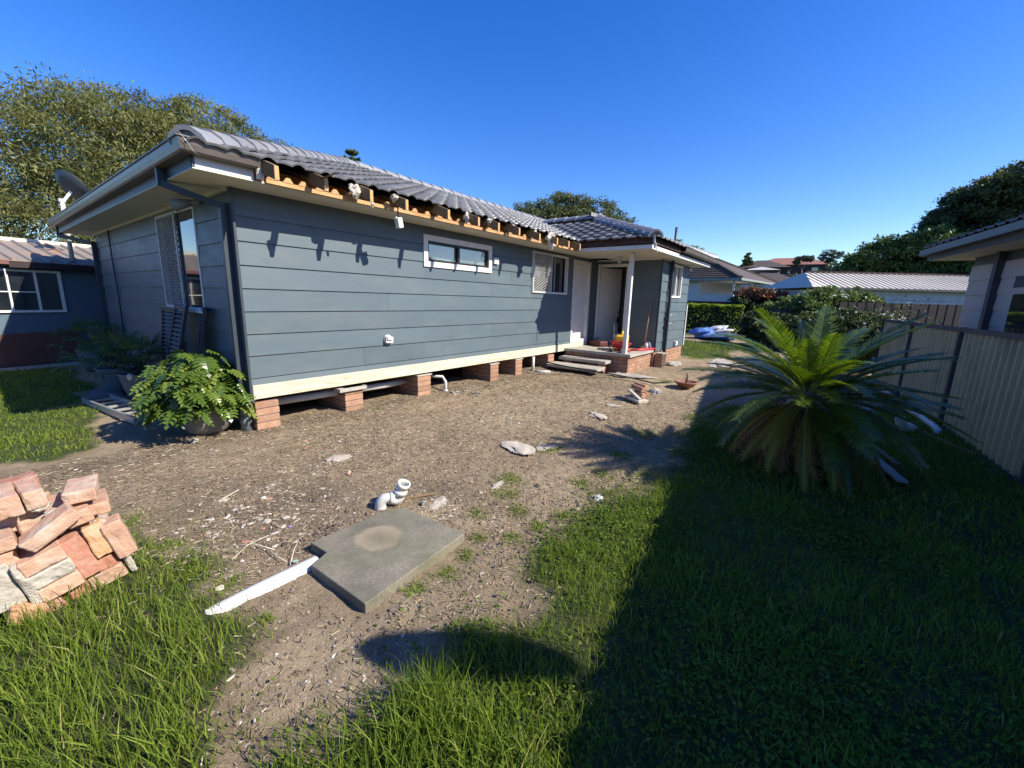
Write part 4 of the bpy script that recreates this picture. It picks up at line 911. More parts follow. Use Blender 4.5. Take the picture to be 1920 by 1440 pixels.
# umbrella-crowned gums behind the cottage
gum_g = 'gum trees behind the cottage'
tree('gum_tree', 'broad flat-topped gum tree rising behind the small hipped roof', 'tree', (32.8, 18.4, -.4), [(-2.2,1.6,8.8,2.1,1.8,1.1),(-.6,.6,9.9,1.7,1.6,.9),(.2,0,8.7,2.1,2,1.2),(1.8,-1,9.3,2.1,2,1.3),(3.4,-1.9,8.2,1.9,1.8,1.4),(1.0,-.4,7.3,2.2,1.8,1.1),(3.0,-1.5,6.6,2.0,1.8,1.2),(-1.9,1.1,7.5,1.3,1.2,.8),(4.5,-2.5,6.6,1.1,1.1,1.0)], 60000, .07, M_leaf_gum, M_barkpale, .26, gum_g, aspect=2.8, sub=.26, nsub=60, shell=.6)
tree('gum_tree', 'smaller round gum tree left of the flat-topped one above the tiles', 'tree', (31.0, 21.2, 1.6), [(-.8,.4,6.9,1.5,1.4,.9),(.7,-.2,6.7,1.5,1.4,.9),(1.9,-.9,6.0,1.2,1.1,.9),(-1.5,.9,6.1,1.1,1.1,.6)], 22000, .07, M_leaf_gum, M_barkpale, .18, gum_g, aspect=2.8, sub=.26, nsub=60, shell=.6)
# tip of a norfolk pine above the ridge
t = thing('pine_tree', 'tip of a pine tree poking above the cottage ridge', 'tree', (23.2, 36.0, 0))
mb = MB().tube([(0,0,0), (0,0,14.3)], [.3, .03], 8); mb.build('trunk', M_bark, t)
P = []
for z in np.arange(4, 14.3, .62):
    L = (14.7-z)*.32+.25
    for a in np.arange(0, 6.28, .9):
        a2 = a+z*2; s_ = rng.random(90)*L; P.append(np.stack([np.cos(a2)*s_+rng.normal(0,.07,90), np.sin(a2)*s_+rng.normal(0,.07,90), z+s_*.25+rng.normal(0,.06,90)], 1))
P = np.concatenate(P); V, F = leafcards(P, .07+.05*rng.random(len(P)), 3); link('crown', npmesh('crown', V, [F], M_needle, dict(rnd=np.repeat(rng.random(len(P)), 4))), t)
# dark trees at the right, over the neighbour's roof
tree('evergreen_tree', 'tall dark evergreen with stacked crowns behind the neighbour roof', 'tree', (40.5, -8.9, .0), [(0,5.2,4.6,1.6,1.3,2.0),(0,4.4,6.4,1.6,1.4,1.5),(0,3.4,7.7,1.8,1.5,1.4),(0,2.0,8.7,2,1.7,1.4),(0,0,9.4,2.2,2,1.6),(0,-2.5,9.8,2.4,2.4,2),(0,-5,9.8,2.6,2.6,2.4),(0,3.5,5,2,2,2),(0,1.5,6.5,2.2,2,2),(0,-1,7,2.4,2.4,2.2),(0,2,4,2.2,2.4,2),(0,5,2.5,1.8,1.8,2),(0,-4,6.5,2.6,2.8,2.6),(0,.5,2.5,2.5,2.5,2)], 190000, .085, M_leaf_dark, M_bark, .4, aspect=2.4, sub=.24, nsub=70, fill=.3, shell=.8)
tree('leafy_tree', 'rounded leafy tree between the ribbed roof and the tall evergreen', 'tree', (38.5, -2.8, .5), [(0,0,4.2,1.9,2.1,1.6),(.4,1.7,3.6,1.6,1.6,1.3),(0,-1.8,4.9,1.9,1.9,1.4),(.4,3.0,3.0,1.1,1.2,1.0),(0,-3.0,3.8,1.8,1.8,1.8),(0,.6,3.0,1.6,2.0,1.4)], 42000, .10, M_leaf_mid, M_bark, .25, aspect=2, sub=.22, nsub=70)
tree('leafy_tree', 'green tree top just showing over the right end of the cottage roof', 'tree', (46, 13.8, .5), [(0,0,5.6,2.2,2.2,1.6),(1.2,-1.6,5.2,1.6,1.6,1.2),(-.6,1.6,5.0,1.6,1.6,1.3)], 9000, .16, M_leaf_mid, M_bark, .2, aspect=1.8, sub=.25, nsub=35)
# small airy trees on the skyline
sk = 'airy trees on the skyline'
tree('flat_topped_tree', 'tiny flat-topped tree on the skyline left of the bare one', 'tree', (96, 5.8, 7.6), [(0,0,6.0,2.8,2.8,.8),(.5,-1.6,5.4,1.6,1.6,.7),(-.5,2.2,4.5,1.6,1.6,.6)], 5000, .22, M_far, M_barkpale, .2, sk, sub=.3, nsub=35)
tree('sparse_tree', 'thin open-crowned tree on the skyline above the ribbed roof', 'tree', (92, 2.1, 7.2), [(0,0,7.6,2.0,2.0,1.0),(0,1.8,6.3,1.5,1.5,.8),(0,-2.0,6.6,1.8,1.8,.9),(0,.4,5.2,1.6,1.8,.9),(0,-3.2,7.3,1.3,1.3,.6),(0,-1.0,4.6,1.6,1.6,.7)], 4500, .20, M_far, M_barkpale, .25, sk, sub=.35, nsub=30)
for o_ in bpy.data.objects:
    if o_.name in ('flat_topped_tree', 'sparse_tree'): o_.scale = (.48,)*3
t = thing('cypress', 'small pointed dark conifer among the hillside houses', 'tree', (105, 16.4, 7.2))
crown('crown', t, [(0,0,2.4,1.0,1.0,1.8),(0,0,4.2,.6,.6,1.4)], 2500, .25, M_leaf_dark, sub=.3, nsub=30); MB().tube([(0,0,-.5),(0,0,4)], .15, 6).build('trunk', M_bark, t)
# scrub on the far rise: one mass
P = []
for _ in range(130):
    px_ = rng.uniform(1335, 1640); d = rng.uniform(62, 125)
    # bearing of that part of the rise
    a = math.atan2(.186-(px_-1400)*.00091, 1.168); x_, y_ = d*math.cos(a), d*math.sin(a); P.append((x_, y_, float(ground_h(x_, y_, False))+rng.uniform(.4, 1.3), *(rng.uniform(1.0, 2.2)*np.array([1.2, 1.4, 1]))))
V, F, r_ = tree_geo(P, 30000, .30, sub=.3, nsub=14); tag(link('hillside_scrub', npmesh('hillside_scrub', V, [F], M_far, dict(rnd=r_))), 'mass of shrubs and low trees on the far rise', 'scrub', kind='stuff')
P = []
for _ in range(150):
    a = rng.uniform(-2.8, 2.6)
    if -.45 < a < .30: continue
    d = rng.uniform(48, 75); x_, y_ = d*math.cos(a), d*math.sin(a)
    P.append((x_, y_, float(ground_h(x_, y_, False))+rng.uniform(1, 3), *(rng.uniform(2.0, 3.6)*np.array([1.2, 1.2, 1]))))
V, F, r_ = tree_geo(P, 45000, .34, sub=.3, nsub=14); tag(link('distant_trees', npmesh('distant_trees', V, [F], M_leaf_gum, dict(rnd=r_))), 'belt of distant trees round the suburb', 'trees', kind='stuff')

# ================================================================== BACKGROUND BUILDINGS
def hip_roof(mb, x0, x1, y0, y1, z, sl, axis='x'):
    if axis == 'x': h = (y1-y0)/2; r0, r1 = (x0+h, (y0+y1)/2, z+h*sl), (x1-h, (y0+y1)/2, z+h*sl); f = [(0,1,5,4),(1,2,5),(2,3,4,5),(3,0,4),(3,2,1,0)]
    else: h = (x1-x0)/2; r0, r1 = ((x0+x1)/2, y0+h, z+h*sl), ((x0+x1)/2, y1-h, z+h*sl); f = [(0,1,4),(1,2,5,4),(2,3,5),(3,0,4,5),(3,2,1,0)]
    mb.add([(x0,y0,z),(x1,y0,z),(x1,y1,z),(x0,y1,z),r0,r1], f); return mb
# white house with brown tiled hip roof (left of centre background)
hb = thing('white_house', 'white bungalow with dark brown tiled hip roof beyond the bright hedge', 'house', (33.0, 10.2, .85), R(-8))
MB().box(0, 9, -2.2, 9, -.9, 2.55).box(-0.0, 4.0, -4.6, -2.21, -.9, 1.5).build('wall', M_farwhite, hb)
mbr = MB(); hip_roof(mbr, -.6, 9.6, -5.1, 9.6, 2.58, .46, 'y'); rf = mbr.build('roof', M_farroof, hb)
mb = MB()
for i in range(15):
    t_ = i/15; x = -.6+5.1*t_; z = 2.60+5.1*t_*.46; mb.box(x, x+.05, -5.1+5.1*t_+.1, 9.6-5.1*t_-.1, z-.02, z+.05)
mb.build('tile_course', M_farroof, rf)
MB().bar((-.62, -5.12, 2.62), (4.5, 0, 4.98), .28, .16).bar((9.6, -5.1, 2.6), (4.5, 0, 4.98), .28, .16).bar((4.5, 0, 4.98), (4.5, 4.5, 4.98), .28, .16).build('ridge_cap', M_farroof, rf)
MB().box(-.72, -.6, -5.2, 9.6, 2.42, 2.56).box(-.72, 9.7, -5.22, -5.1, 2.42, 2.56).build('gutter', pmat('pale_green_gutter', (.28,.32,.29), rough=.5), hb)
MB().box(-.05, -.002, .8, 3.6, .45, 2.2).build('window_frame', M_white, hb)
MB().box(-.07, -.052, .9, 2.15, .55, 2.1).box(-.07, -.052, 2.25, 3.5, 1.3, 2.1).box(-.07,-.052, 2.25, 3.5, .55, 1.24).build('window_pane', M_glass, hb)
MB().box(.0, .12, -4.6, -4.48, 1.5, 2.5).box(4.0, 4.1, -4.6, -4.5, 1.5, 2.5).box(.0, .1, -2.3, -2.2, 1.5, 2.5).build('porch_post', M_white, hb)
MB().box(-.6, 4.0, -4.7, -2.2, 2.40, 2.5).build('porch_ceiling', M_farwhite, hb)
# dark brown paling fence behind the hedge
fb = thing('boundary_fence', 'dark brown fence running behind the bright green hedge', 'fence', (28.0, 9.0, 0), R(-66))
MB().box(0, 10.5, 0, .05, -.3, 1.78).build('panel', M_fencebr, fb)
MB().box(0, 10.5, -.02, .08, 1.781, 1.84).build('rail', M_fencebr, fb)
# bright trimmed hedge
hx0, hy0, hang, hL = 25.6, 8.4, R(-66), 5.3
hg = thing('trimmed_hedge', 'long square-trimmed hedge of bright yellow green leaves', 'hedge', (hx0, hy0, 0), hang)
n = 40000; u = rng.random(n)*hL-.9; v = rng.random(n)*1.1; w_ = rng.random(n)**.7*1.62
face = rng.random(n); v = np.where(face < .5, rng.random(n)**2*.12, v); w_ = np.where(face > .72, 1.62-rng.random(n)**2*.10, w_)
w_ = w_+.05*N1(u, v, 3)+.04*N2(u, w_, 8); v = v-.06*N3(u, w_, 4)
V, F = leafcards(np.stack([u, -v*1.0, w_], 1), .055+.04*rng.random(n), 1.7, 0)
link('foliage', npmesh('foliage', V, [F], M_leaf_hedge, dict(rnd=np.repeat(np.clip(rng.random(n)*.75+.3*(w_ > 1.45), 0, 1), 4))), hg)
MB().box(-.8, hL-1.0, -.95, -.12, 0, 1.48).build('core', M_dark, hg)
# red-tipped shrub
t = thing('red_tipped_shrub', 'dense rounded shrub with red new leaves beside the white bungalow', 'shrub', (29.8, 3.95, .0))
crown('foliage', t, [(0,0,1.5,1.0,1.25,1.2),(.1,-.6,1.3,.9,.9,1.2),(0,.7,1.2,.8,.8,1.1)], 12000, .09, M_leaf_dark, sub=.25, nsub=50, aspect=1.7)
crown('red_growth', t, [(0,0,2.35,1.0,1.2,.30),(.2,-.8,2.2,.9,.8,.25)], 3200, .08, M_leaf_red, sub=.25, nsub=50, aspect=1.7)
MB().tube([(0,0,-.3),(0,0,1.4)], .08, 6).build('stem', M_bark, t)
# ribbed shed roof and walls
rs_ = thing('long_shed', 'long white shed with pale ribbed metal roof and maroon barge', 'shed', (27.4, 1.05, 0), math.atan2(-8.6, 5.8))
MB().box(.35, 16, .3, 5.2, -.2, 2.58).build('wall', pmat('shed_white_board', (.52,.55,.58), rough=.6), rs_)
mb = MB()
for z in (1.6, 2.1): mb.box(.34, 16, .285, .299, z, z+.012)
mb.build('board_shadow_gap', M_trimdark, rs_)
rf = MB().add([(0,0,2.68),(16.4,0,2.68),(16.4,2.75,3.62),(1.1,2.75,3.62),(0,5.5,2.68),(16.4,5.5,2.68)], [(0,1,2,3),(3,2,5,4),(0,3,4),(0,4,5,1)]).build('roof', M_ribroof, rs_)
mb = MB(); q = math.hypot(2.75, .94)
rb = MB().add([(-.035,0,0),(.035,0,0),(.018,0,.045),(-.018,0,.045),(-.035,2.74,.94),(.035,2.74,.94),(.018,2.74,.985),(-.018,2.74,.985)], [(0,1,2,3),(7,6,5,4),(1,5,6,2),(3,2,6,7),(0,3,7,4)]).mesh('roof_rib', M_ribroof)
for i in range(54):
    u = .04+i*.302; s_ = min(1, u/1.1); link('roof_rib', rb, rf, loc=(u, 0, 2.683), scale=(1, s_, s_))
MB().box(-.05, 16.4, -.12, 0, 2.58, 2.69).build('gutter', M_gutter, rs_)
MB().box(1.1, 16.4, 2.6, 2.9, 3.60, 3.68).box(1.7, 16.4, 3.1, 3.2, 3.50, 3.74).build('ridge_trim', M_maroon, rs_)
# hillside houses
far_g = 'houses on the hillside'
def farhouse(label, x, y, z, L, Wd, H, rm, wm, rz_, extra=None, sl=.4):
    h_ = thing('hillside_house', label, 'house', (x, y, z), rz_, far_g); MB().box(-L/2, L/2, -Wd/2, Wd/2, -3, H).build('wall', wm, h_); hip_roof(MB(), -L/2-.5, L/2+.5, -Wd/2-.5, Wd/2+.5, H, sl, 'x' if L > Wd else 'y').build('roof', rm, h_)
    mb = MB()
    for k in (-.3, .05, .32): mb.box(-L/2-.03, -L/2-.005, Wd*k-.6, Wd*k+.6, H-1.9, H-.7)
    mb.build('window', M_glass, h_); return h_
farhouse('distant dark-roofed house at the left end of the hillside', 84, 22.0, 5.4, 8, 14, 2.6, M_farroof, M_fencebr, R(-4))
farhouse('distant house with a low dark hipped roof left of the salmon roof', 108, 14.0, 7.4, 8, 10, 2.2, M_farroof, M_fencebr, R(5))
farhouse('distant house with a long salmon roof on the hilltop', 128, 10.4, 9.6, 9, 16, 2.0, M_farroof2, M_fencebr, R(8))
farhouse('distant low house with a pale lean-to below the salmon roof', 92, 11.8, 6.2, 6, 5, 1.8, pmat('far_pale_roof', (.55,.54,.50), rough=.6), M_farroof, R(6), sl=.25)
farhouse('distant small house with a pale blue wall beside the pointed conifer', 88, 17.2, 4.6, 5, 4, 1.9, pmat('far_green_roof', (.16,.21,.20), rough=.7), pmat('far_blue_wall', (.35,.50,.60), rough=.7), R(2), sl=.2)
farhouse('distant brown roof low on the hill behind the red-tipped shrub', 70, 8.0, 2.8, 6, 8, 2.0, M_farroof, M_farwhite, R(2))
# overhead wires
for i, (za, zb) in enumerate(((9.2, 6.6), (7.8, 5.6))):
    pa, pb_ = Vector((44, 22, za)), Vector((85, 3, zb)); pts = [pa.lerp(pb_, k/12)-Vector((0,0,1.2*math.sin(PI*k/12))) for k in range(13)]
    tag(MB().tube(pts, .03, 4).build('overhead_wire', M_black), ('upper' if i == 0 else 'lower')+' overhead wire crossing the sky beyond the cottage', 'wire', 'overhead wires')
# flowering bushes at the fence end
def bush(label, base, blobs, n, leaf, mat, flowers=0, **kw):
    t = thing('garden_bush', label, 'bush', base, 0, 'bushes at the fence end'); crown('foliage', t, blobs, n, leaf, mat, **kw)
    mb = MB()
    for b in blobs: mb.tube([(b[0]*.2, b[1]*.2, -.1), (b[0]*.7, b[1]*.7, b[2]*.6), b[:3]], [.05, .035, .015], 5)
    mb.build('stems', M_bark, t)
    if flowers:
        bi = rng.integers(0, len(blobs), flowers); B = np.array(blobs)[bi]; d = rng.normal(size=(flowers, 3)); d[:, 0] -= .6; d[:, 1] -= .5; d[:, 2] += .3; d /= np.linalg.norm(d, axis=1)[:, None]
        P = B[:, :3]+d*B[:, 3:6]*1.04; P = (P[:, None]+rng.normal(size=(flowers, 4, 3))*.02).reshape(-1, 3)
        V, F = leafcards(P, .045+.02*rng.random(len(P)), 1.1, .5); link('blossom', npmesh('blossom', V, [F], M_petal, dict(rnd=np.repeat(rng.random(len(P)), 4))), t, kind='stuff')
    return t
bush('big rounded bush dotted with pale blossom in front of the ribbed shed', (20.0, .45, 0), [(0,0,1.55,1.1,1.1,.75),(.2,1.1,1.2,.9,.9,.7),(.3,-1.0,1.5,.9,.9,.75),(-.2,.3,.9,1.0,1.2,.8),(.5,-.2,2.0,.6,.7,.35),(.2,1.9,.75,.6,.6,.55)], 60000, .05, M_leaf_mid, 120, sub=.13, nsub=170, aspect=1.6, fill=.8, shell=.88)
bush('darker bush with a few white roses beside the cream fence end', (14.6, -.35, 0), [(0,0,1.0,.8,.75,.55),(.5,.7,.85,.7,.7,.6),(-.2,-.5,.8,.6,.55,.6),(.2,.2,.4,.9,.9,.6)], 42000, .042, M_leaf_dark, 26, sub=.14, nsub=150, aspect=1.6, fill=.8, shell=.88)
bush('dark thicket in shade behind the cycad and left of the roses', (18.6, 1.2, 0), [(0,0,.7,.9,1.0,.7),(.6,-1.4,.7,.8,.9,.7),(1.6,.9,.8,.8,.9,.8)], 26000, .055, M_leaf_dark, 0, sub=.16, nsub=100, aspect=1.6, fill=.8, shell=.85)
tag(MB().box(0, 2.4, 0, .04, 0, 1.45).box(0, .06, -.03, .07, 0, 1.5).box(1.2, 1.26, -.03, .07, 0, 1.5).box(-.02, 2.42, -.02, .06, 1.45, 1.5).build('gate_panel', M_fencef, None, ), 'dark slate metal panel standing among the bushes', 'gate')
bpy.data.objects['gate_panel'].location = (19.0, 1.9, 0); bpy.data.objects['gate_panel'].rotation_euler = (0, 0, R(-75))
t = thing('rose_stems', 'spindly white rose sprays rising over the cream fence', 'rose bush', (13.4, -1.15, 0))
mb = MB(); P = []
for k in range(7):
    e = Vector((random.uniform(-.5,.5), random.uniform(-.45,.35), random.uniform(1.35, 1.75))); mb.tube([(0,0,0), e*.6+Vector((0,0,.1)), e], [.008, .006, .003], 5); P += [np.array(e)+rng.normal(size=3)*.03 for _ in range(4)]
mb.build('stem', M_bark, t); V, F = leafcards(np.array(P), .06+0*rng.random(len(P)), 1.1, .6); link('blossom', npmesh('blossom', V, [F], M_petal, dict(rnd=np.repeat(rng.random(len(P)), 4))), t)
P = rng.normal(size=(900, 3))*np.array([.3,.3,.25])+np.array([0,0,1.3]); V, F = leafcards(P, .035+0*P[:, 0], 1.7); link('foliage', npmesh('foliage', V, [F], M_leaf_dark, dict(rnd=np.repeat(rng.random(900), 4))), t)

# ================================================================== CREAM CORRUGATED FENCE
FS = .1; fa = math.atan(FS); fo = Vector((13.1, -.96, 0)); fdir = Vector((-math.cos(fa), -math.sin(fa), 0))
fn = thing('corrugated_fence', 'cream corrugated metal fence with slate posts and rail at right', 'fence', fo, math.atan2(fdir.y, fdir.x))
bay = 2.37; xs0 = -.0; nb_ = 6
posts = [fo+fdir*(.1+bay*k) for k in range(nb_+1)]
for k in range(nb_):
    u0 = .1+bay*k+.03; mb = MB(); pw = (bay-.06)/14; pts = []
    for j in range(14):
        b_ = u0+j*pw; pts += [(b_, .012), (b_+pw*.55, .012), (b_+pw*.66, -.022), (b_+pw*.89, -.022)]
    pts.append((u0+14*pw, .012)); z1_ = 1.345
    vs = [(u, d, .02) for u, d in pts]+[(u, d, z1_) for u, d in pts]; m_ = len(pts)
    mb.add(vs, [(i, i+1, m_+i+1, m_+i) for i in range(m_-1)]); mb.build('fence_sheet', M_fencep, fn)
    MB().box(u0, u0+14*pw, -.035, .03, 1.345, 1.405).build('fence_rail', M_fencef, fn); MB().box(u0, u0+14*pw, -.035, .03, -.03, .04).build('fence_rail', M_fencef, fn)
for k in range(nb_+1): MB().box(.1+bay*k-.03, .1+bay*k+.03, -.04, .035, -.1, 1.41).build('fence_post', M_fencef, fn)
# ================================================================== NEIGHBOUR HOUSE
ns = math.atan(.157); no_ = Vector((12.0, -1.37, 0))
nh = thing('neighbour_house', 'light grey weatherboard house with dark gutter behind the cream fence', 'house', no_, PI+ns)
# local frame: u runs back along the fence towards the viewer, v points away from the fence line
def NB(u0, u1, v0, v1, z0, z1): return (u0, u1, v0, v1, z0, z1)
MB().box(.52, 22, .50, 9, -.1, 2.60).build('wall_core', M_trimdark, nh)
rows = [.10+.26*k for k in range(10)]; mb = None
nh_op = [(2.05, 3.6, 1.0, 2.02)]
for r_ in range(len(rows)-1):
    for a, b in ((.50, 1.495), (1.63, 2.05), (2.05, 5.2), (5.2, 9.6), (9.6, 14), (14, 22)):
        z0_, z1_ = rows[r_], rows[r_+1]
        if (a, b) == (2.05, 5.2) and z0_ > .85 and z0_ < 2.0: a = 3.6
        MB().add([(a, .499, z0_-.006), (b, .499, z0_-.006), (b, .499, z1_), (a, .499, z1_), (a, .478, z0_-.006), (b, .478, z0_-.006), (b, .494, z1_), (a, .494, z1_)], [(3,2,1,0),(4,5,6,7),(0,1,5,4),(1,2,6,5),(2,3,7,6),(3,0,4,7)]).build('cladding_board', M_nclad, nh)
    MB().add([(.515, .50, rows[r_]-.006), (.515, 9, rows[r_]-.006), (.515, 9, rows[r_+1]), (.515, .50, rows[r_+1]), (.49, .5, rows[r_]-.006), (.49, 9, rows[r_]-.006), (.51, 9, rows[r_+1]), (.51, .5, rows[r_+1])], [(0,1,2,3),(7,6,5,4),(0,4,5,1),(1,5,6,2),(2,6,7,3),(3,7,4,0)]).build('cladding_board', M_nclad, nh)
MB().box(1.50, 1.625, .40, .497, -.1, 2.62).build('downpipe', M_fencef, nh)
w = MB().box(2.06, 3.58, .455, .498, .92, 2.0).build('window', M_nclad, nh); MB().box(2.2, 3.45, .448, .454, 1.0, 1.90).build('pane', M_glass, w)
MB().box(.0, 22.5, .0, .50, 2.60, 2.62).box(.0, .5, .5, 9, 2.60, 2.62).build('soffit', M_cream, nh)
MB().box(-.02, 22.5, -.02, .0, 2.60, 2.73).box(-.02, -.0, .0, 9, 2.60, 2.73).build('fascia', pmat('charcoal_fascia', (.06,.062,.068), rough=.5), nh)
MB().box(-.12, 22.5, -.13, -.021, 2.70, 2.81).box(-.12, -.021, -.021, 9, 2.70, 2.81).build('gutter', pmat('slate_blue_gutter', (.055,.075,.095), rough=.35, spec=.6), nh)
mb = MB(); nrz = 2.80; mb.add([(-.05,-.05,nrz),(22.5,-.05,nrz),(22.5,9,nrz),(-.05,9,nrz),(4.47,4.47,nrz+4.5*.33),(22.5,4.47,nrz+4.5*.33)], [(0,4,5,1),(0,3,4),(3,2,5,4)]).build('roof', M_roofground, nh)
# neighbour tiles: first courses individually, the rest joined
nt_me = tile_me.copy(); nt_me.materials.clear(); nt_me.materials.append(M_nroof)
ang = math.atan(.33); up_ = Vector((0, math.cos(ang), math.sin(ang))); nr_ = Vector((0, -math.sin(ang), math.cos(ang)))
bv, bf = [], []
for j in range(14):
    for i in range(74):
        u = i*TW-.1; v = -.08+j*CR*math.cos(ang)
        if u < v-.1: continue
        o = Vector((u, v, nrz+.02+(j*CR)*math.sin(ang))); M = Matrix(((1, up_.x, nr_.x, o.x), (0, up_.y, nr_.y, o.y), (0, up_.z, nr_.z, o.z), (0,0,0,1)))
        if j < 4 and i < 16: link('roof_tile', nt_me, nh, M=M)
        else:
            k_ = len(bv); bv += [tuple(M @ Vector(q)) for q in tv]; bf += [tuple(a+k_ for a in f) for f in tf]
me = bpy.data.meshes.new('far_roof_tiles'); me.from_pydata(bv, [], bf); me.materials.append(M_nroof); link('far_roof_tiles', me, nh, kind='stuff')
# side entry hood with white post beyond the corner
MB().box(-1.6, .1, 1.6, 3.0, 2.02, 2.20).build('entry_hood', M_fencef, nh); MB().box(-1.5, .1, 1.7, 2.9, 1.95, 2.018).build('hood_lining', M_cream, nh)
MB().box(-1.3, -1.2, 1.85, 1.95, -.1, 1.948).build('entry_post', M_white, nh)
# unseen dish added on the neighbour's gutter line to cast the oval shadow
ds = thing('added_shadow_dish', 'unseen round dish on a mast, added at the neighbour roof edge to cast an oval shadow', 'satellite dish', (2.49, -2.81, 2.78))
br = thing('brown_fence', 'dark brown sheet fence beyond the neighbour entry post', 'fence', (18.8, -.1, 0), math.atan2(-8.6, 5.8))
for k in range(26): MB().box(k*.3, k*.3+.292, 0, .02, -.1, 1.84).box(k*.3+.03, k*.3+.10, -.012, -.0005, -.1, 1.84).build('fence_sheet', M_fencebr, br)
MB().box(0, 7.8, .0205, .04, -.1, 1.83).build('fence_backing', M_fencebr, br)
# ================================================================== SMALL SHED AT LEFT
sa_ = math.atan(.2); sh = thing('garden_shed', 'small blue shed with white-framed window and rusty ribbed roof', 'shed', (2.35, 13.42, 0), PI+sa_)
# local: u runs left along the front, v = away is negative
MB().box(-1.5, 7, -3.4, 0, 0, 2.08).build('wall', M_shedblue, sh)
# window: wide white frame with dark panes
wl0, wl1 = .95, 4.2
w = MB(); PS = lambda u, z, d: Vector((u, d, z)); frame(w, PS, wl0, wl1, 1.10, 1.95, .045, .002, .05); w = w.build('window', M_white, sh)
for u in (1.33, 1.72, 2.15, 2.6, 3.1, 3.6): slab(MB(), PS, u-.016, u+.016, 1.146, 1.904, .012, .045).build('mullion', M_white, w)
slab(MB(), PS, 1.347, 3.08, 1.50, 1.52, .014, .04).build('glazing_bar', M_white, w)
slab(MB(), PS, wl0+.046, wl1-.046, 1.146, 1.904, .003, .010).build('pane', M_glass, w)
rf = MB().add([(-1.6, .22, 2.10), (7, .22, 2.10), (7, -1.7, 2.62), (-1.6, -1.7, 2.62), (7, -3.6, 2.1), (-1.6, -3.6, 2.1)], [(0,1,2,3),(3,2,4,5)]).build('roof', M_shedroof, sh)
rb = MB().add([(-.04,0,0),(.04,0,0),(.02,0,.04),(-.02,0,.04),(-.04,-1.92,.52),(.04,-1.92,.52),(.02,-1.92,.56),(-.02,-1.92,.56)], [(3,2,1,0),(4,5,6,7),(2,6,5,1),(7,6,2,3),(4,7,3,0)]).mesh('roof_rib', M_shedroof)
for i in range(33): link('roof_rib', rb, rf, loc=(-1.5+i*.26, .22, 2.101))
MB().box(-1.6, 7, -1.80, -1.6, 2.60, 2.68).build('ridge_trim', M_ribroof, sh)
MB().box(1.72, 7, .221, .31, 2.03, 2.11).build('gutter', M_redgut, sh); MB().box(-1.6, 1.7, .10, .218, 1.98, 2.09).build('fascia', M_fencebr, sh)
tag(MB().cbox((0, 0, 0), (3.4, .04, .66), (R(8), R(-2), 0)).build('rust_sheet', M_rust, loc=(-.15, 12.83, .33), rot=(0, 0, sa_)), 'long rusty brown sheet leaning below the shed window', 'metal sheet')
link('shed_path', MB().box(-2.2, 2.2, -.22, .22, -.05, .03).mesh('shed_path', M_conc), loc=(0.3, 12.62, .0), rot=(0, 0, sa_), kind='structure')

# ================================================================== CYCAD
M_frond = leafmat('cycad_green', (.035, .07, .010), (.13, .19, .02), (.34, .37, .05), transl=.4, rough=.3, spec=.7)
M_frondy = leafmat('cycad_yellow', (.20, .19, .025), (.36, .33, .05), transl=.3, rough=.5)
M_frondb = leafmat('cycad_brown', (.20, .11, .05), (.38, .23, .10), transl=.3, rough=.7)
def frond_mesh(name, mat, L, curve, wid=.14, vee=.5, droopy=0, n=44, seed=0):
    """rachis along +X bending down; leaflets either side in a V"""
    q = np.random.default_rng(seed); V = []; F4 = []; F3 = []; rn = []
    def rach(t):
        a = curve*t; return np.array([L*(math.sin(a)/curve if abs(curve) > 1e-3 else t), 0, -L*((1-math.cos(a))/curve if abs(curve) > 1e-3 else 0)]), np.array([math.cos(a), 0, -math.sin(a)]), np.array([math.sin(a), 0, math.cos(a)])
    m = 12
    for i in range(m+1):
        p, d, u = rach(i/m); w = .009*(1-.75*i/m); V += [p+np.array([0, -w, 0]), p+np.array([0, w, 0]), p-u*w*1.3]; rn += [.95]*3
    for i in range(m):
        a = i*3; F4 += [(a, a+3, a+4, a+1), (a+1, a+4, a+5, a+2), (a+2, a+5, a+3, a)]
    for i in range(n):
        t = .10+.90*i/n; p, d, u = rach(t); w = wid*min(1, (t-.05)*5)*(1-.62*max(0, t-.55)/.45)**1.0*(1+.1*q.normal())
        for s in (-1, 1):
            if mat is M_frondb and q.random() < .3: continue
            out = np.array([0, s, 0.])*math.cos(vee)+u*math.sin(vee); dd = d*(.55+.25*t)+out*.85; dd /= np.linalg.norm(dd); tip = p+dd*w+np.array([0, 0, -1.])*w*(.18+droopy)*q.uniform(.5, 1.5)+q.normal(size=3)*(.022 if mat is M_frondb else .006)
            mid = p+dd*w*.5; hw_ = np.cross(dd, u); hw_ = d*(.0080 if mat is M_frond else .0048)
            o = len(V); V += [p-hw_, p+hw_, mid+hw_*.9, mid-hw_*.9, tip]; F4.append((o, o+1, o+2, o+3)); F3.append((o+3, o+2, o+4)); c = q.random()*.75; rn += [c]*5
    return npmesh(name, np.array(V), [np.array(F4), np.array(F3)], mat, dict(rnd=rn))
gm = [frond_mesh('frond', M_frond, 1.02, c, .185, v*.6, n=50, seed=i) for i, (c, v) in enumerate(((.55, .5), (.8, .4), (.4, .55), (1.0, .3)))]
ym = [frond_mesh('frond', M_frondy, .92, c, .12, .2, .2, 46, i+9) for i, c in enumerate((.9, .6))]
bm_ = [frond_mesh('frond', M_frondb, .82, c, .11, .0, .3, 46, i+19) for i, c in enumerate((.7, .4, .9))]
cy = thing('cycad', 'large cycad with arching glossy fronds and a skirt of brown dead ones', 'palm', (4.92, .07, 0))
blob((0, 0, .35), (.22, .22, .42), M_bark, 'trunk', cy, .6, 3, 3, False)
q = random.Random(11)
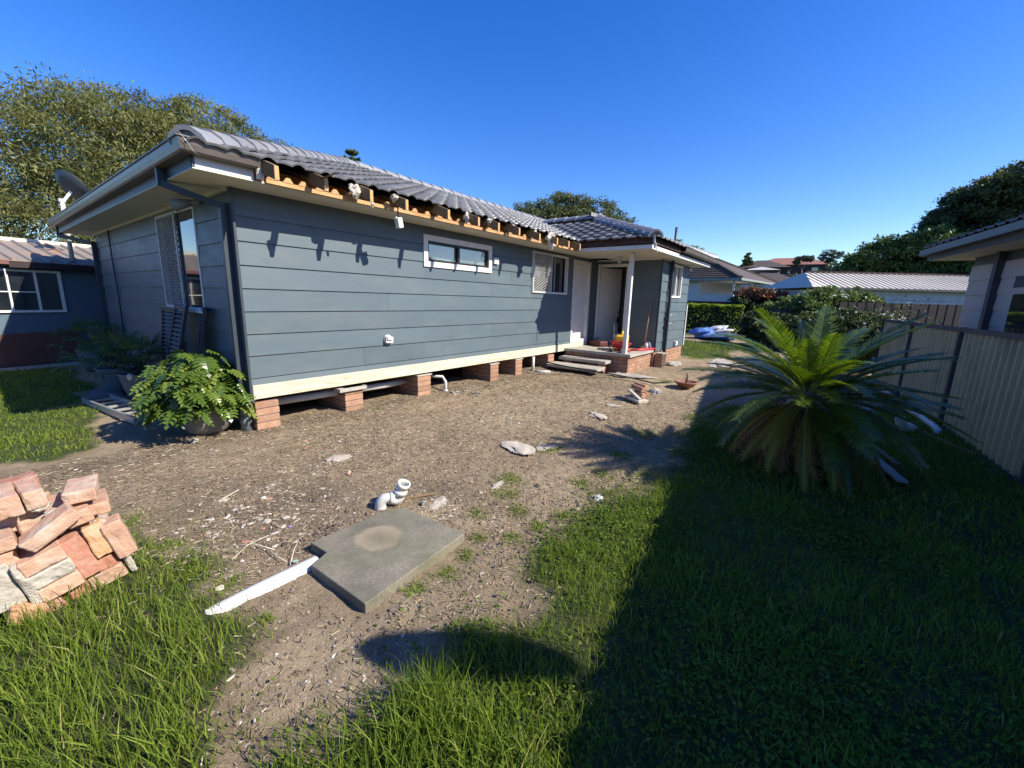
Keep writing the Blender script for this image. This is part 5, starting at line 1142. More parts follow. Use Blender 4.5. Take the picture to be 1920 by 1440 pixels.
def put(meshes, az, el, z, r=.10, s=1.0, roll=0):
    Mx = Matrix.Translation((r*math.cos(az), r*math.sin(az), z)) @ Matrix.Rotation(az, 4, 'Z') @ Matrix.Rotation(-el, 4, 'Y') @ Matrix.Rotation(roll, 4, 'X') @ Matrix.Scale(s, 4)
    link('frond', q.choice(meshes), cy, M=Mx)
GA = 2.39996
for i in range(60):
    f = i/59; el = R(70-64*f**.75)+q.uniform(-.12, .12); put(gm, i*GA+q.uniform(-.12, .12), el, .86-.10*f, .06+.08*f, q.uniform(.86, 1.08), q.uniform(-.25, .25))
for i in range(12): put(gm if i % 3 else ym, i*GA+1, R(q.uniform(-14, 4)), .76, .14, q.uniform(.85, 1.02), q.uniform(-.2, .2))
for i in range(18): put(ym if i % 4 else gm, i*GA+.4, R(q.uniform(-42, -20)), .68, .15, q.uniform(.8, 1), q.uniform(-.3, .3))
for i in range(64): put(bm_, i*GA, R(q.uniform(-78, -34)), .74-.004*i, .20, q.uniform(.7, 1.15), q.uniform(-1.1, 1.1))

# planks lying under it, pipes along the fence
def lying(name, label, cat, a, b, w, h, mat, z=.03, group=None, bev=0):
    a, b = Vector((*a, z)), Vector((*b, z)); m = MB().bar(a, b, w, h).mesh(name, mat)
    if bev: bevel(m, bev)
    return tag(link(name, m), label, cat, group)
pg = 'planks beside the cycad'
lying('split_plank', 'longest pale split plank reaching out from under the cycad', 'plank', (6.25, -.42), (5.05, -.72), .09, .02, M_plank, .07, pg)
lying('split_plank', 'short pale plank lying left of the longest one by the cycad', 'plank', (6.0, -.30), (5.55, -.46), .07, .02, M_plank, .06, pg)
lying('wooden_plank', 'brown timber lying right of the pale planks beside the cycad', 'plank', (6.5, -.50), (5.62, -.74), .06, .05, M_wood, .05, pg)
lying('wooden_plank', 'low brown garden edging board in front of the cream fence', 'plank', (7.9, -.95), (6.75, -1.50), .05, .04, M_wood, .03)
lying('concrete_strip', 'grey paving strip in shade behind the cycad', 'path slab', (11.5, .1), (7.6, -.75), .38, .05, M_conc, .01)
mb = MB()
pth = [(10.9, -.98, .06), (9.9, -1.09, .06), (8.9, -1.2, .06), (7.95, -1.31, .07), (7.72, -1.33, .05), (7.66, -1.32, -.03)]
mb.tube(pth, .045, 12)
for p in ((9.9, -1.09, .06), (9.2, -1.17, .06), (8.5, -1.25, .06)): mb.tube([(p[0]-.05, p[1]-.005, p[2]), (p[0]+.05, p[1]+.005, p[2])], .053, 12)
tag(mb.build('waste_pipe', M_pvc), 'long white pipe lying at the foot of the cream fence', 'pipe')
def elbow(name, label, segs, r, mat, open_end, loc, rz_=0):
    t = thing(name, label, 'pipe fitting', loc, rz_)
    mb = MB().tube(segs, r, 20, cap=False); mb.build('pipe', mat, t)
    for k, (p, d, L) in enumerate(open_end):
        p, d = Vector(p), Vector(d).normalized(); q0 = d.to_track_quat('Z', 'Y').to_matrix().to_4x4()
        MB().lathe([(r+.001, -L), (r+.008, -L), (r+.008, 0), (r-.004, 0), (r-.004, -.03), (r-.006, -L)], (0, 0, 0), 20, Matrix.Translation(p) @ q0).build('collar', mat, t)
    return t
def arc(c, r, a0, a1, n, plane):  # points on an arc in a plane given by two unit vectors
    u, v = Vector(plane[0]), Vector(plane[1]); return [Vector(c)+u*r*math.cos(a0+(a1-a0)*k/n)+v*r*math.sin(a0+(a1-a0)*k/n) for k in range(n+1)]
elbow('pipe_elbow', 'bent white pipe offcut lying in shade before the cream fence', [(-.16, 0, .075), (-.02, 0, .075), (.06, -.02, .09), (.12, -.05, .16), (.15, -.06, .22)], .06, M_pvc, [((-.17, 0, .075), (-1, 0, 0), .06)], (7.45, -1.0, 0), R(160))
# gully trap standing at the back of the concrete slab
elbow('gully_trap', 'white curved drain trap with open mouth on the concrete slab', [(-.098, .02, -.04), (-.10, .02, .015), (-.09, .018, .055), (-.065, .012, .080), (-.035, .006, .080), (-.008, 0, .062), (.02, -.004, .050), (.042, -.008, .062), (.055, -.012, .095), (.060, -.016, .135), (.070, -.022, .172), (.078, -.028, .19)], .047, M_pvc,
      [((.086, -.034, .214), (.30, -.30, .88), .05), ((.060, -.015, .145), (.1, 0, 1), .05), ((-.035, .006, .080), (-.9, .1, .2), .035)], (1.86, 2.54, .01), R(-20)).scale = (.95, .95, .85)
# ================================================================== CONCRETE SLAB WITH NOTCH
cs_ = [(1.06, 1.715), (1.87, 1.78), (1.84, 2.365), (1.735, 2.45), (1.16, 2.465), (1.17, 2.29), (1.047, 2.235)]
mb = MB().prism([(x, y, .056) for x, y in cs_], (0, 0, -.17)); me = bevel(mb.mesh('concrete_slab', None), .006, 2)
m, nt_, b = newmat('damp_mossy_concrete'); pos = nod(nt_, 'ShaderNodeNewGeometry').outputs['Position']
col = ramp(nt_, noise(nt_, pos, 3.0, 7, .65), [(.3, (.12, .108, .075)), (.55, (.21, .19, .14)), (.75, (.30, .27, .205))])
vo = nod(nt_, 'ShaderNodeTexVoronoi'); vo.inputs['Scale'].default_value = 85; nt_.links.new(pos, vo.inputs['Vector'])
col = mixc(nt_, ramp(nt_, vo.outputs['Distance'], [(.12, .75), (.22, 0.0)]), col, (.36, .34, .29))
col = mixc(nt_, ramp(nt_, noise(nt_, pos, 60, 5, .7), [(.4, 0.0), (.7, .5)]), col, (.07, .065, .055))
# dried round water stain left by a bucket, and sandy wear beside it
vs_ = nod(nt_, 'ShaderNodeVectorMath', operation='DISTANCE'); nt_.links.new(pos, vs_.inputs[0]); vs_.inputs[1].default_value = (1.47, 2.18, .056)
wob = nod(nt_, 'ShaderNodeMath', operation='MULTIPLY_ADD'); nt_.links.new(noise(nt_, pos, 14, 4), wob.inputs[0]); wob.inputs[1].default_value = .075; nt_.links.new(vs_.outputs['Value'], wob.inputs[2])
col = mixc(nt_, ramp(nt_, wob.outputs[0], [(.06, .25), (.165, .65), (.20, 0.0)]), col, (.36, .29, .19))
col = mixc(nt_, ramp(nt_, noise(nt_, pos, 2.2, 6), [(.52, 0.0), (.68, .5)]), col, (.13, .135, .06))
nt_.links.new(col, b.inputs['Base Color']); b.inputs['Roughness'].default_value = .85
bumpn(nt_, b, noise(nt_, pos, 120, 5, .75), .5, .006)
me.materials.append(m); tag(link('concrete_slab', me), 'grey notched concrete slab with a round stain set in the dirt', 'concrete slab')
# white half pipe running into the slab
vs = []; n_ = 10; A_, B2 = Vector((.50, 2.33, -.012)), Vector((1.12, 2.31, .0)); d_ = (B2-A_).normalized(); s_ = Vector((-d_.y, d_.x, 0))
for P_, sc_ in ((A_, .35), (A_+d_*.05, .85), (A_.lerp(B2, .5), 1.0), (B2, 1.0)):
    for k in range(n_+1):
        a = PI*k/n_; vs.append(P_+s_*math.cos(a)*.052*sc_+Vector((0, 0, math.sin(a)*.042*sc_)))
mb = MB().add(vs, [(i*(n_+1)+k, i*(n_+1)+k+1, (i+1)*(n_+1)+k+1, (i+1)*(n_+1)+k) for i in range(3) for k in range(n_)], True)
mb.add([vs[k] for k in range(n_+1)], [tuple(range(n_+1))]); tag(mb.build('buried_pipe', pmat('chalk_white_pipe', (.64,.64,.63), (.58,.57,.55), scale=7, rough=.5, bump=.1, dirt=(.5,.45,.36), dscale=10, damt=.5)), 'white half-buried pipe running through dirt to the slab corner', 'pipe')
# ================================================================== RUBBLE ON THE SOIL
def rubble(label, x, y, s, mat, seed, name='rubble_chunk', group='rubble lying in the yard', z=0.0):
    o = blob((x, y, float(ground_h(x, y))+s[2]*.25+z), s, mat, name, None, 1.7, 3 if s[0] > .08 else 2, seed); o.rotation_euler = (0, 0, seed*1.3)
    o.data.polygons.foreach_set('use_smooth', [False]*len(o.data.polygons)); return tag(o, label, 'rubble', group)
rubble('large flat pale concrete fragment left of the cycad shadow', 3.55, 2.55, (.17, .11, .03), M_rubble, 1)
rubble('small flat mortar crust beside the largest pale fragment', 3.75, 2.33, (.10, .06, .02), M_rubble, 2)
rubble('flat pale stone beyond the cycad shadow in mid yard', 5.35, 2.48, (.16, .09, .02), M_rubble, 3)
rubble('farthest flat pale stone near the cored brick block', 6.1, 2.58, (.13, .07, .02), M_rubble, 4)
rubble('long narrow mortar strip on bare sandy soil', 2.72, 2.17, (.12, .03, .014), M_rubble, 5)
rubble('round white stone at the grass edge', 3.02, 1.34, (.033, .028, .026), M_pvc, 6)
rubble('crumbly white mortar heap behind the slab', 2.1, 3.75, (.09, .05, .018), M_rubble, 7)
rubble('small pink brick fragment near the mortar heap', 1.97, 3.35, (.024, .02, .016), M_pbrick, 8)
rubble('dark upright flake beside the gully trap', 2.02, 2.38, (.012, .03, .03), M_greypvc, 9)
rubble('pale rubble crust beside the slab corner', 2.1, 2.30, (.10, .05, .012), M_rubble, 10)
rubble('terracotta flake on the gravel bed', .93, 2.88, (.03, .02, .008), M_pbrick2, 11)
rubble('white pebble beside the half-buried pipe', .66, 2.50, (.022, .018, .014), M_rubble, 12)
rubble('largest grey chip in the gravel bed', 1.14, 3.05, (.035, .025, .01), M_conc, 13)
rubble('white stone at the foot of the round planter', 1.36, 5.38, (.045, .035, .03), M_rubble, 14)
rubble('pale lump between the porch steps and porch base', 8.95, 3.75, (.10, .07, .05), M_rubble, 15)
rubble('long mortar bed in front of the porch base', 8.9, 3.35, (.42, .12, .035), M_conc, 16)
rubble('pale flat paver far along the side path', 12.9, 2.35, (.8, .25, .03), M_conc, 17)
rubble('grey clod under the second brick pier from the left', 5.05, 5.05, (.10, .06, .03), M_conc, 18)
rubble('grey brick shard lying before the third pier', 5.35, 4.75, (.06, .05, .02), M_greypvc, 19)
lying('brick_red_splinter', 'thin reddish timber splinter beside the gully trap', 'splinter', (1.98, 2.56), (2.2, 2.44), .018, .006, M_twig, .012)
lying('timber_splinter', 'pale yellow timber splinter on the gravel bed', 'splinter', (1.02, 3.62), (1.2, 3.72), .012, .005, M_pine, .012)
lying('timber_splinter', 'short orange stick on the soil near the first pier', 'splinter', (2.0, 4.25), (2.12, 4.3), .022, .008, M_twig, .012)
tw = MB()
for a in (((.78,2.95),(.95,2.78),(1.0,2.6)), ((1.0,2.78),(.98,2.55),(.99,2.42)), ((1.0,2.40),(1.08,2.52),(1.15,2.6)), ((.8,2.72),(.92,2.8),(1.05,2.8))):
    tw.tube([(p[0], p[1], .012+.008*i) for i, p in enumerate(a)], .0025, 5)
tag(tw.build('dry_twigs', M_pine), 'thin dry curving stems on dark soil left of the slab', 'twigs')
tag(blob((1.2, 2.83, .012), (.012, .010, .006), M_purple, 'plastic_scrap', None, .6, 2, 4), 'tiny purple scrap on the dark soil', 'scrap')
tag(MB().cbox((0,0,0), (.035,.02,.004), (.1,.2,.3)).build('glass_shard', pmat('pale_green_shard', (.35,.5,.45), rough=.3, bump=0), loc=(1.03, 2.40, .02)), 'pale green shard near the notch in the slab', 'shard')
# ================================================================== CORED BRICK BLOCK AND TERRACOTTA DISH
def rbrick(name, label, loc, rot, dims=(.23, .11, .076), mat=None, cat='brick', group=None, rough_=.004, parent=None, seed=0):
    bm = bmesh.new(); bmesh.ops.create_cube(bm, size=1)
    for v in bm.verts: v.co = Vector((v.co.x*dims[0], v.co.y*dims[1], v.co.z*dims[2]))
    bmesh.ops.bevel(bm, geom=bm.edges[:], offset=.006, segments=1, affect='EDGES')
    bmesh.ops.subdivide_edges(bm, edges=[e for e in bm.edges if e.calc_length() > .03], cuts=4, use_grid_fill=True)
    for v in bm.verts:
        c = v.co; n_ = float(N2(c.x*14+seed*3.1, c.y*14+c.z*17+seed))+.6*float(N3(c.x*45+seed, c.y*45+c.z*38)); v.co += v.co.normalized()*n_*rough_; e_ = sum(abs(c[i_]) > dims[i_]/2-.012 for i_ in range(3)); v.co *= 1-(.035 if e_ >= 2 and float(N1(c.x*22+seed*7, c.y*22+c.z*25)) > .25 else 0)
    me = bpy.data.meshes.new(name); bm.to_mesh(me); bm.free(); me.materials.append(mat or M_pbrick)
    o = link(name, me, parent, loc=loc, rot=rot)
    if not parent: tag(o, label, cat, group)
    return o
cb = thing('cored_brick_block', 'block of cored bricks and mortar lying tilted in mid yard', 'brick block', (6.75, 2.38, 0), R(-8))
cored = MB()
for k, (dx, dz) in enumerate(((0, 0), (0, 0))): pass
M_cored = M_pbrick
def cored_brick(parent, loc, rot):
    b_ = link('brick', bevel(MB().cbox((0,0,0), (.23, .11, .076)).mesh('brick', M_brick), .004), parent, loc=loc, rot=rot)
    mb = MB()
    for i in range(4):
        for j in range(2): mb.box(-.088+i*.052, -.068+i*.052, -.028+j*.036, -.010+j*.036, .0383, .0388)
    mb.build('core_hole', M_dark, b_); return b_
cored_brick(cb, (.12, .07, .23), (R(12), R(-6), R(80))); cored_brick(cb, (-.01, .05, .215), (R(12), R(-8), R(80)))
for k in range(2): rbrick('brick', '', (.10-.13*k, .03, .12), (R(10), R(-6), R(80)), parent=cb, mat=M_brick, seed=k)
rbrick('mortar_slab', '', (-.17, .02, .13), (R(8), R(-28), R(82)), (.27, .09, .03), M_conc, parent=cb); rbrick('mortar_slab', '', (-.11, .02, .05), (R(4), R(-10), R(82)), (.30, .28, .05), M_mortar, parent=cb, seed=3)
rubble('dark grey stone between the cored brick block and the terracotta dish', 7.65, 2.45, (.14, .10, .07), M_conc, 44)
td = thing('terracotta_dish', 'shallow terracotta dish holding a dead plant stub', 'plant dish', (8.5, 2.12, .0))
MB().lathe([(.001, .02), (.13, .02), (.20, .10), (.215, .10), (.215, .13), (.19, .13), (.18, .09), (.001, .09)], (0,0,0), 20).build('bowl', pmat('terracotta', (.30,.13,.09), (.22,.1,.075), rough=.8), td)
MB().tube([(0,0,.08), (.02,-.01,.2), (.0,.0,.3)], [.02,.014,.008], 6).tube([(.01,0,.16), (-.07,.02,.2)], .009, 5).tube([(.01,0,.14), (.09,.0,.19)], .009, 5).build('dead_stem', M_bark, td)
pts = [(7.6, 5.1, .33), (7.9, 4.6, .22), (8.2, 4.0, .14), (8.5, 3.4, .06), (8.45, 3.0, .04), (8.3, 2.7, .04), (8.4, 2.35, .09)]
tag(MB().tube(pts, .014, 8).build('black_cable', M_black), 'black cable trailing from under the cottage past the steps', 'cable')
# ================================================================== BRICK PILE AT THE LEFT EDGE
bpg = 'salvaged bricks heaped at the left edge'
Y0 = 2.95
def bk(label, x, z, w, h, rot=0, y=0, yaw=0, mat=None, depth=.23, seed=1, name='salvaged_brick'):
    """a brick whose face towards the viewer measures w by h; rot tilts it in that face"""
    return rbrick(name, label, (x, Y0+y+depth/2+random.uniform(-.012, .012), z), (0, -rot, yaw), (w*.93, depth, h*.95), mat or M_pbrick, 'brick', bpg, .005, None, seed)
bk('salmon brick end-on at the very top left of the heap', .000, .60, .10, .115, R(6), 0, R(3), seed=1)
bk('second top brick with a mortar smear next to the top left one', .088, .60, .078, .105, R(5), .02, R(4), seed=2)
bk('pinkish brick lying behind the two top left bricks', .06, .585, .15, .10, R(4), .30, R(8), M_pbrick2, .11, seed=3)
bk('long brick tilted diagonally across the front of the heap', .122, .455, .235, .078, R(33), -.07, R(4), None, .11, seed=4)
bk('topmost brick at the right with white mortar on its back edge', .265, .555, .135, .072, R(2), .02, R(-12), seed=5)
bk('wide salmon brick under the top right brick', .232, .455, .105, .082, R(12), -.01, R(-4), seed=6)
bk('brick with mortar lump at the right shoulder of the heap', .315, .455, .10, .07, R(3), .03, R(-6), seed=7)
bk('upright salmon brick forming the right side of the heap', .362, .275, .092, .235, R(14), -.02, R(-6), None, .11, seed=8)
bk('orange upright brick second from the right side', .285, .30, .088, .20, R(13), -.015, R(-3), pmat('tan_brick', (.58,.36,.20), (.48,.28,.15), scale=14, rough=.9, bump=.5, dirt=(.6,.5,.4), dscale=9, damt=.5), .11, seed=9)
bk('darker red upright brick left of the orange one', .205, .245, .085, .255, R(15), -.03, R(2), M_pbrick2, .11, seed=10)
bc = thing('mortared_brick_clump', 'clump of three bricks caked in grey mortar at the front of the heap', 'brick clump', (.085, Y0-.05, .22)); bc.rotation_euler = (0, R(-14), R(2))
for k in range(3): rbrick('brick', '', (.012, .10, .085-.085*k), (0, 0, 0), (.155, .22, .080), [M_pbrick, M_mortar, M_pbrick][k], parent=bc, seed=20+k)
rbrick('mortar_bed', '', (-.075, .10, -.01), (0, R(2), 0), (.038, .21, .275), M_mortar, parent=bc, seed=31, rough_=.014)
bk('grey mortared brick cut by the left edge of the photo', -.075, .22, .13, .24, R(10), -.02, R(2), M_mortar, .2, seed=12)
bk('orange-faced brick low at the left edge under the mortared clump', -.005, .07, .13, .085, R(-18), -.06, 0, pmat('bright_orange_brick', (.56,.32,.18), (.45,.24,.14), scale=14, rough=.9, bump=.4), .2, seed=13)
bk('salmon brick at mid height on the left edge', -.045, .425, .12, .075, R(10), -.03, 0, seed=14)
bk('second salmon brick at mid height just below its neighbour', -.05, .345, .12, .072, R(10), -.02, 0, seed=24)
bk('dusty brick at the bottom right of the heap', .300, .075, .155, .085, R(14), .0, R(-5), seed=15)
bk('pink dusty brick above the bottom right one', .285, .145, .14, .07, R(14), .01, R(-5), M_pbrick2, seed=16)
bk('brick end low in the grass at the middle of the heap', .175, .07, .085, .17, R(12), .0, 0, M_pbrick2, .11, seed=17)
bk('small broken brick at the foot of the heap', .085, .03, .08, .10, R(20), -.04, 0, M_pbrick2, .11, seed=18)
bk('grey mortar edge piece at the right flank of the heap', .385, .115, .03, .16, R(12), .02, 0, M_mortar, .1, seed=19, name='mortar_piece')
for k, (x, y, z) in enumerate(((0,.28,.08),(.2,.30,.08),(.1,.3,.22),(.25,.28,.24),(0,.3,.36),(.18,.28,.38),(-.1,.3,.45),(.03,.22,.48),(-.2,.25,.1),(-.25,.2,.3),(.12,.2,.44),(-.2,.25,.5),(.1,.5,.1))):
    bk(['lowest hidden brick at the middle back of the heap','lowest hidden brick at the right back of the heap','hidden brick behind the darker red upright one','hidden brick behind the orange upright one','hidden brick behind the mid-height left ones','hidden brick behind the wide salmon one','hidden brick under the top left pair','hidden brick under the diagonal one','lowest hidden brick off the left edge','hidden brick off the left edge at mid height','hidden brick wedged below the diagonal one','hidden brick high off the left edge','rearmost low brick of the heap'][k], x, z, .22, .11, R(random.uniform(-10, 14)), y-.1, R(random.uniform(-20, 20)), seed=40+k)
for i, (x, z, r_) in enumerate(((.135, .40, .03), (.1, .375, .025), (.30, .385, .02), (.11, .55, .03), (.155, .50, .025))):
    tag(blob((x, Y0+.05, z), (r_*1.4, r_, r_*.7), M_mortar, 'mortar_lump', None, 1, 2, 60+i), ['pale mortar lump just under the diagonal brick', 'pale mortar lump on top of the caked brick clump', 'mortar lump above the orange upright brick', 'mortar lump left of the top right brick', 'mortar lump over the upper end of the diagonal brick'][i], 'mortar', 'mortar lumps in the heap')
# ================================================================== POTTED PLANTS BY THE END WALL
M_phil = leafmat('philodendron_leaf', (.05, .10, .015), (.12, .19, .028), (.26, .31, .06), transl=.35, rough=.25, spec=.7)
def lobed(name, seed, L=.17, W_=.105):
    q = np.random.default_rng(seed); V = []; F = []; n = 5; mid = []
    for i in range(n+1): t = i/n; mid.append(len(V)); V.append((L*t, 0, -.10*L*t*t*3))
    for s in (-1, 1):
        for i in range(n):
            t = (i+.5)/n; w = W_*(.62+.45*math.sin(PI*(.12+.75*t)))*(1+.15*q.normal()); h = L/n; x0_, x1_ = h*i, h*(i+1); z0_ = -.3*L*t*t; fw = h*(.10+.9*t-.35*(1-t)); g = .05*h
            o = len(V); V += [(x0_+g, s*w*.5, z0_+.010), (x1_-g, s*w*.5, z0_+.010), (x1_+fw*.7-g*.5, s*w*.82, z0_+.004), (x0_+h*.62+fw, s*w*1.02, z0_-.010), (x0_+fw*.55+g, s*w*.84, z0_+.002)]
            fs_ = [(mid[i], mid[i+1], o+1, o), (o, o+1, o+2, o+4), (o+4, o+2, o+3, o+3)]
            for f_ in fs_[:2]: F.append(f_ if s > 0 else f_[::-1])
            V += [(x0_+h*.62+fw-.002, s*w*1.015, z0_-.010)]; f_ = (o+4, o+2, o+3, o+5); F.append(f_ if s > 0 else f_[::-1])
    o = len(V); V += [(L*1.30, 0, -.42*L), (L*1.12, .022, -.33*L), (L*1.12, -.022, -.33*L)]; F.append((o+1, o, o+2, mid[n]))
    V = [(x-L*.25, y, z) for x, y, z in V]
    return npmesh(name, np.array(V), [np.array(F)], M_phil, dict(rnd=np.full(len(V), q.random())))
lm = [lobed('leaf', i, .130+.011*(i % 5), .068+.009*(i % 3)) for i in range(12)]
def pot(mb_prof, mat, parent, n=26): return MB().lathe(mb_prof, (0,0,0), n).build('pot', mat, parent)
ph = thing('potted_philodendron', 'bushy glossy lobed-leaf plant in a round grey stone bowl', 'potted plant', (1.58, 5.62, 0))
pot([(.001, 0), (.14, .0), (.22, .07), (.27, .16), (.285, .26), (.27, .34), (.262, .345), (.25, .335), (.265, .26), (.24, .25), (.001, .25)], M_glazedpot, ph)
MB().lathe([(.26, .27), (.001, .29)], (0,0,0), 16).build('soil', M_soil, ph)
q = random.Random(3); mbst = MB()
for i in range(230):
    a = i*GA+q.uniform(-.5, .5); f = (i+.5)/230; th = math.acos(1-1.18*f)  # from zenith down past horizontal
    rr = q.uniform(.66, 1.04); r_ = .53*math.sin(th)*rr; z = .40+.56*max(math.cos(th), -.15)*rr
    p = Vector((r_*math.cos(a)*.98-.05, r_*math.sin(a)*1.1+.05, z)); 
    if p.x > .34: p.x = .34-q.random()*.1
    dn = Vector((math.cos(a), math.sin(a), 0)); tilt = R(q.uniform(-15, 35))+th*.30
    up = Vector((math.cos(a)*math.sin(th*.7), math.sin(a)*math.sin(th*.7), math.cos(th*.7))).normalized()
    xd = (dn*math.cos(tilt)-Vector((0,0,1))*math.sin(tilt)); yaw = q.uniform(-1.3, 1.3)
    Mx = Matrix.Rotation(yaw, 3, 'Z') @ Matrix((xd, Vector((0,0,1)).cross(xd), Vector((0,0,1)))).transposed()
    X_ = (Mx @ Vector((1,0,0))).normalized(); Y_ = Vector((0,0,1)).cross(X_).normalized(); Z_ = X_.cross(Y_)
    s = q.uniform(.85, 1.25); M = Matrix(((X_.x*s, Y_.x*s, Z_.x*s, p.x), (X_.y*s, Y_.y*s, Z_.y*s, p.y), (X_.z*s, Y_.z*s, Z_.z*s, p.z), (0,0,0,1)))
    link('leaf', q.choice(lm), ph, M=M)
    if i % 2 == 0: mbst.tube([(q.uniform(-.06,.06), q.uniform(-.06,.06), .27), (p.x*.45, p.y*.45, .27+(p.z-.27)*.75), p], [.006, .005, .003], 5)
mbst.build('stems', M_frond, ph)
# fan palms in tall pots
M_fan = leafmat('fan_palm_leaf', (.05, .09, .03), (.10, .17, .055), (.16,.22,.09), transl=.3, rough=.45)
def fanpot(label, loc, s, pmt, nleaf, seed):
    t = thing('potted_palm', label, 'potted plant', loc, 0, 'potted palms along the end wall')
    pot([(.001, 0), (.12*s, 0), (.17*s, .15*s), (.21*s, .34*s), (.22*s, .36*s), (.20*s, .36*s), (.19*s, .32*s), (.001, .32*s)], pmt, t)
    q = np.random.default_rng(seed); V = []; F = []; rn = []; st = MB()
    for i in range(nleaf):
        a = i*GA; f = (i+.5)/nleaf; el = R(80-70*f); L = .42*s*q.uniform(.8, 1.15); c0 = np.array([0, 0, .32*s]); d = np.array([math.cos(a)*math.cos(el), math.sin(a)*math.cos(el), math.sin(el)]); c = c0+d*L
        st.tube([tuple(c0), tuple(c0+d*L*.6+np.array([0,0,.02])), tuple(c)], .005*s, 4); side = np.array([-math.sin(a), math.cos(a), 0]); upv = np.cross(d, side)
        for k in range(13):
            b_ = (k/12-.5)*2.6; dd = d*math.cos(b_)+side*math.sin(b_); l_ = .27*s*(1-.25*abs(b_)/1.3)*q.uniform(.85, 1.1); w_ = np.cross(dd, upv)*.008*s; tip = c+dd*l_+np.array([0, 0, -.09*s])
            o = len(V); V += [c-w_*.3, c+w_*.3, c+dd*l_*.6+w_, c+dd*l_*.6-w_, tip]; F += [(o, o+1, o+2, o+3)]; F3_.append((o+3+off_[0], o+2+off_[0], o+4+off_[0])) if False else None; rn += [q.random()]*5
            V += [tip]; F += [(o+3, o+2, o+4, o+5)]; rn += [rn[-1]]
    link('fan_leaves', npmesh('fan_leaves', np.array(V), [np.array(F)], M_fan, dict(rnd=rn)), t); st.build('stems', M_fan, t); return t
fanpot('potted fan palm nearest the glossy round planter', (1.50, 8.05, 0), 1.15, M_glazedpot, 26, 1)
fanpot('potted fan palm second along the end wall', (1.38, 8.85, 0), 1.15, M_bluepot, 26, 2)
fanpot('farthest potted palm in a pale blue pot by the rusty sheet', (1.52, 11.6, 0), 1.2, M_bluepot, 20, 3)
tag(blob((1.32, 7.65, .42), (.04, .04, .05), M_pine, 'yellow_ornament', None, .3, 2, 5), 'small yellow ornament on the rim between the palm pots', 'ornament')
# slatted shutters leaning on the end wall
def shutter(label, p, w, h, lean, yaw, nsl=22, ang=35):
    t = thing('slatted_shutter', label, 'shutter', p, yaw, 'charcoal shutters leaning by the end wall'); t.rotation_euler = (0, lean, yaw)
    sl = bevel(MB().cbox((0,0,0), (.012, w-.08, .05), (0, R(ang), 0)).mesh('slat', M_bin), .002)
    for s in (-1, 1): MB().box(-.018, .018, s*(w/2-.025)-.025, s*(w/2-.025)+.025, 0, h).build('stile', M_bin, t)
    MB().box(-.016, .016, -w/2+.05, w/2-.05, h-.06, h-.001).build('rail', M_bin, t); MB().box(-.016, .016, -w/2+.05, w/2-.05, .001, .08).build('rail', M_bin, t)
    for k in range(nsl): link('slat', sl, t, loc=(0, 0, .11+(h-.2)*k/(nsl-1)))
shutter('front slatted charcoal shutter leaning against the end wall', (1.50, 7.0, 0), .62, 1.46, R(13), R(-4))
shutter('narrow charcoal shutter seen edge-on at the right of the lean-to stack', (1.68, 6.42, 0), .48, 1.44, R(9), R(-14))
shutter('rear grey shutter half hidden behind the front one', (1.74, 7.75, 0), .60, 1.38, R(6), R(2))
# ladder and timber on the ground, doormat
ld = thing('aluminium_ladder', 'grey ladder lying on its side along the planter pots', 'ladder', (1.17, 8.3, 0), math.atan2(-1.72, .22))
MB().box(0, 1.75, 0, .03, .02, .10).build('stile', M_alum, ld); MB().box(0, 1.75, -.30, -.27, .02, .10).build('stile', M_alum, ld)
rg = MB().box(-.012, .012, -.27, 0, .045, .075).mesh('rung', M_alum)
for k in range(6): link('rung', rg, ld, loc=(.15+k*.28, 0, 0))
tag(MB().cbox((0,0,.02), (.42, .62, .035)).build('grate_panel', pmat('blue_grey_grate', (.16,.19,.21), rough=.6), loc=(1.12, 8.85, 0), rot=(0,0,R(8))), 'flat blue-grey panel on the lawn beside the palm pots', 'panel')
tag(MB().cbox((0,0,.015), (.9, .04, .02)).build('lawn_stick', M_twig, loc=(.95, 8.2, .01), rot=(0,0,R(12))), 'thin stick lying on the shaded lawn', 'stick')
# ================================================================== THINGS ON THE PORCH
ho = MB(); q = random.Random(8)
for k in range(20):
    c = Vector((9.66+q.uniform(-.12,.12), 3.98+q.uniform(-.12,.12), .48+.012*k*q.uniform(.6,1))); r_ = q.uniform(.07, .24); tilt = Vector((q.uniform(-.5,.5), q.uniform(-.5,.5), 1)).normalized(); u = tilt.orthogonal().normalized(); v = tilt.cross(u)
    pts = [c+u*r_*math.cos(t_*.42)+v*r_*.8*math.sin(t_*.42) for t_ in range(17)]; pts = [Vector((p.x, p.y, max(p.z, .465))) for p in pts]; ho.tube([p_+Vector((q.uniform(-.02,.02), q.uniform(-.02,.02), q.uniform(0,.03))) for p_ in pts], .009, 6)
tag(ho.build('red_hose', M_redhose), 'tangled red air hose heaped on the porch slab', 'hose')
tag(MB().tube([(9.95, 3.85, .47), (10.15, 3.68, .475), (10.45, 3.6, .475), (10.72, 3.56, .47), (10.8, 3.54, .44)], .035, 8).build('red_bag', M_redhose), 'red rolled strap lying along the right porch edge', 'strap')
je = thing('yellow_container', 'yellow plastic jerry can behind the porch post', 'container', (9.95, 4.1, .452), R(20))
je.scale = (1.25,)*3; o = MB().box(-.18, .18, -.12, .12, 0, .30).build('body', M_yellow, je); bevel(o.data, .03, 3); MB().tube([(-.12,0,.29), (-.10,0,.36), (.06,0,.36), (.08,0,.29)], .022, 8).build('handle', M_yellow, je); MB().tube([(.13,0,.29), (.13,0,.335)], .03, 10).build('cap', M_black, je)
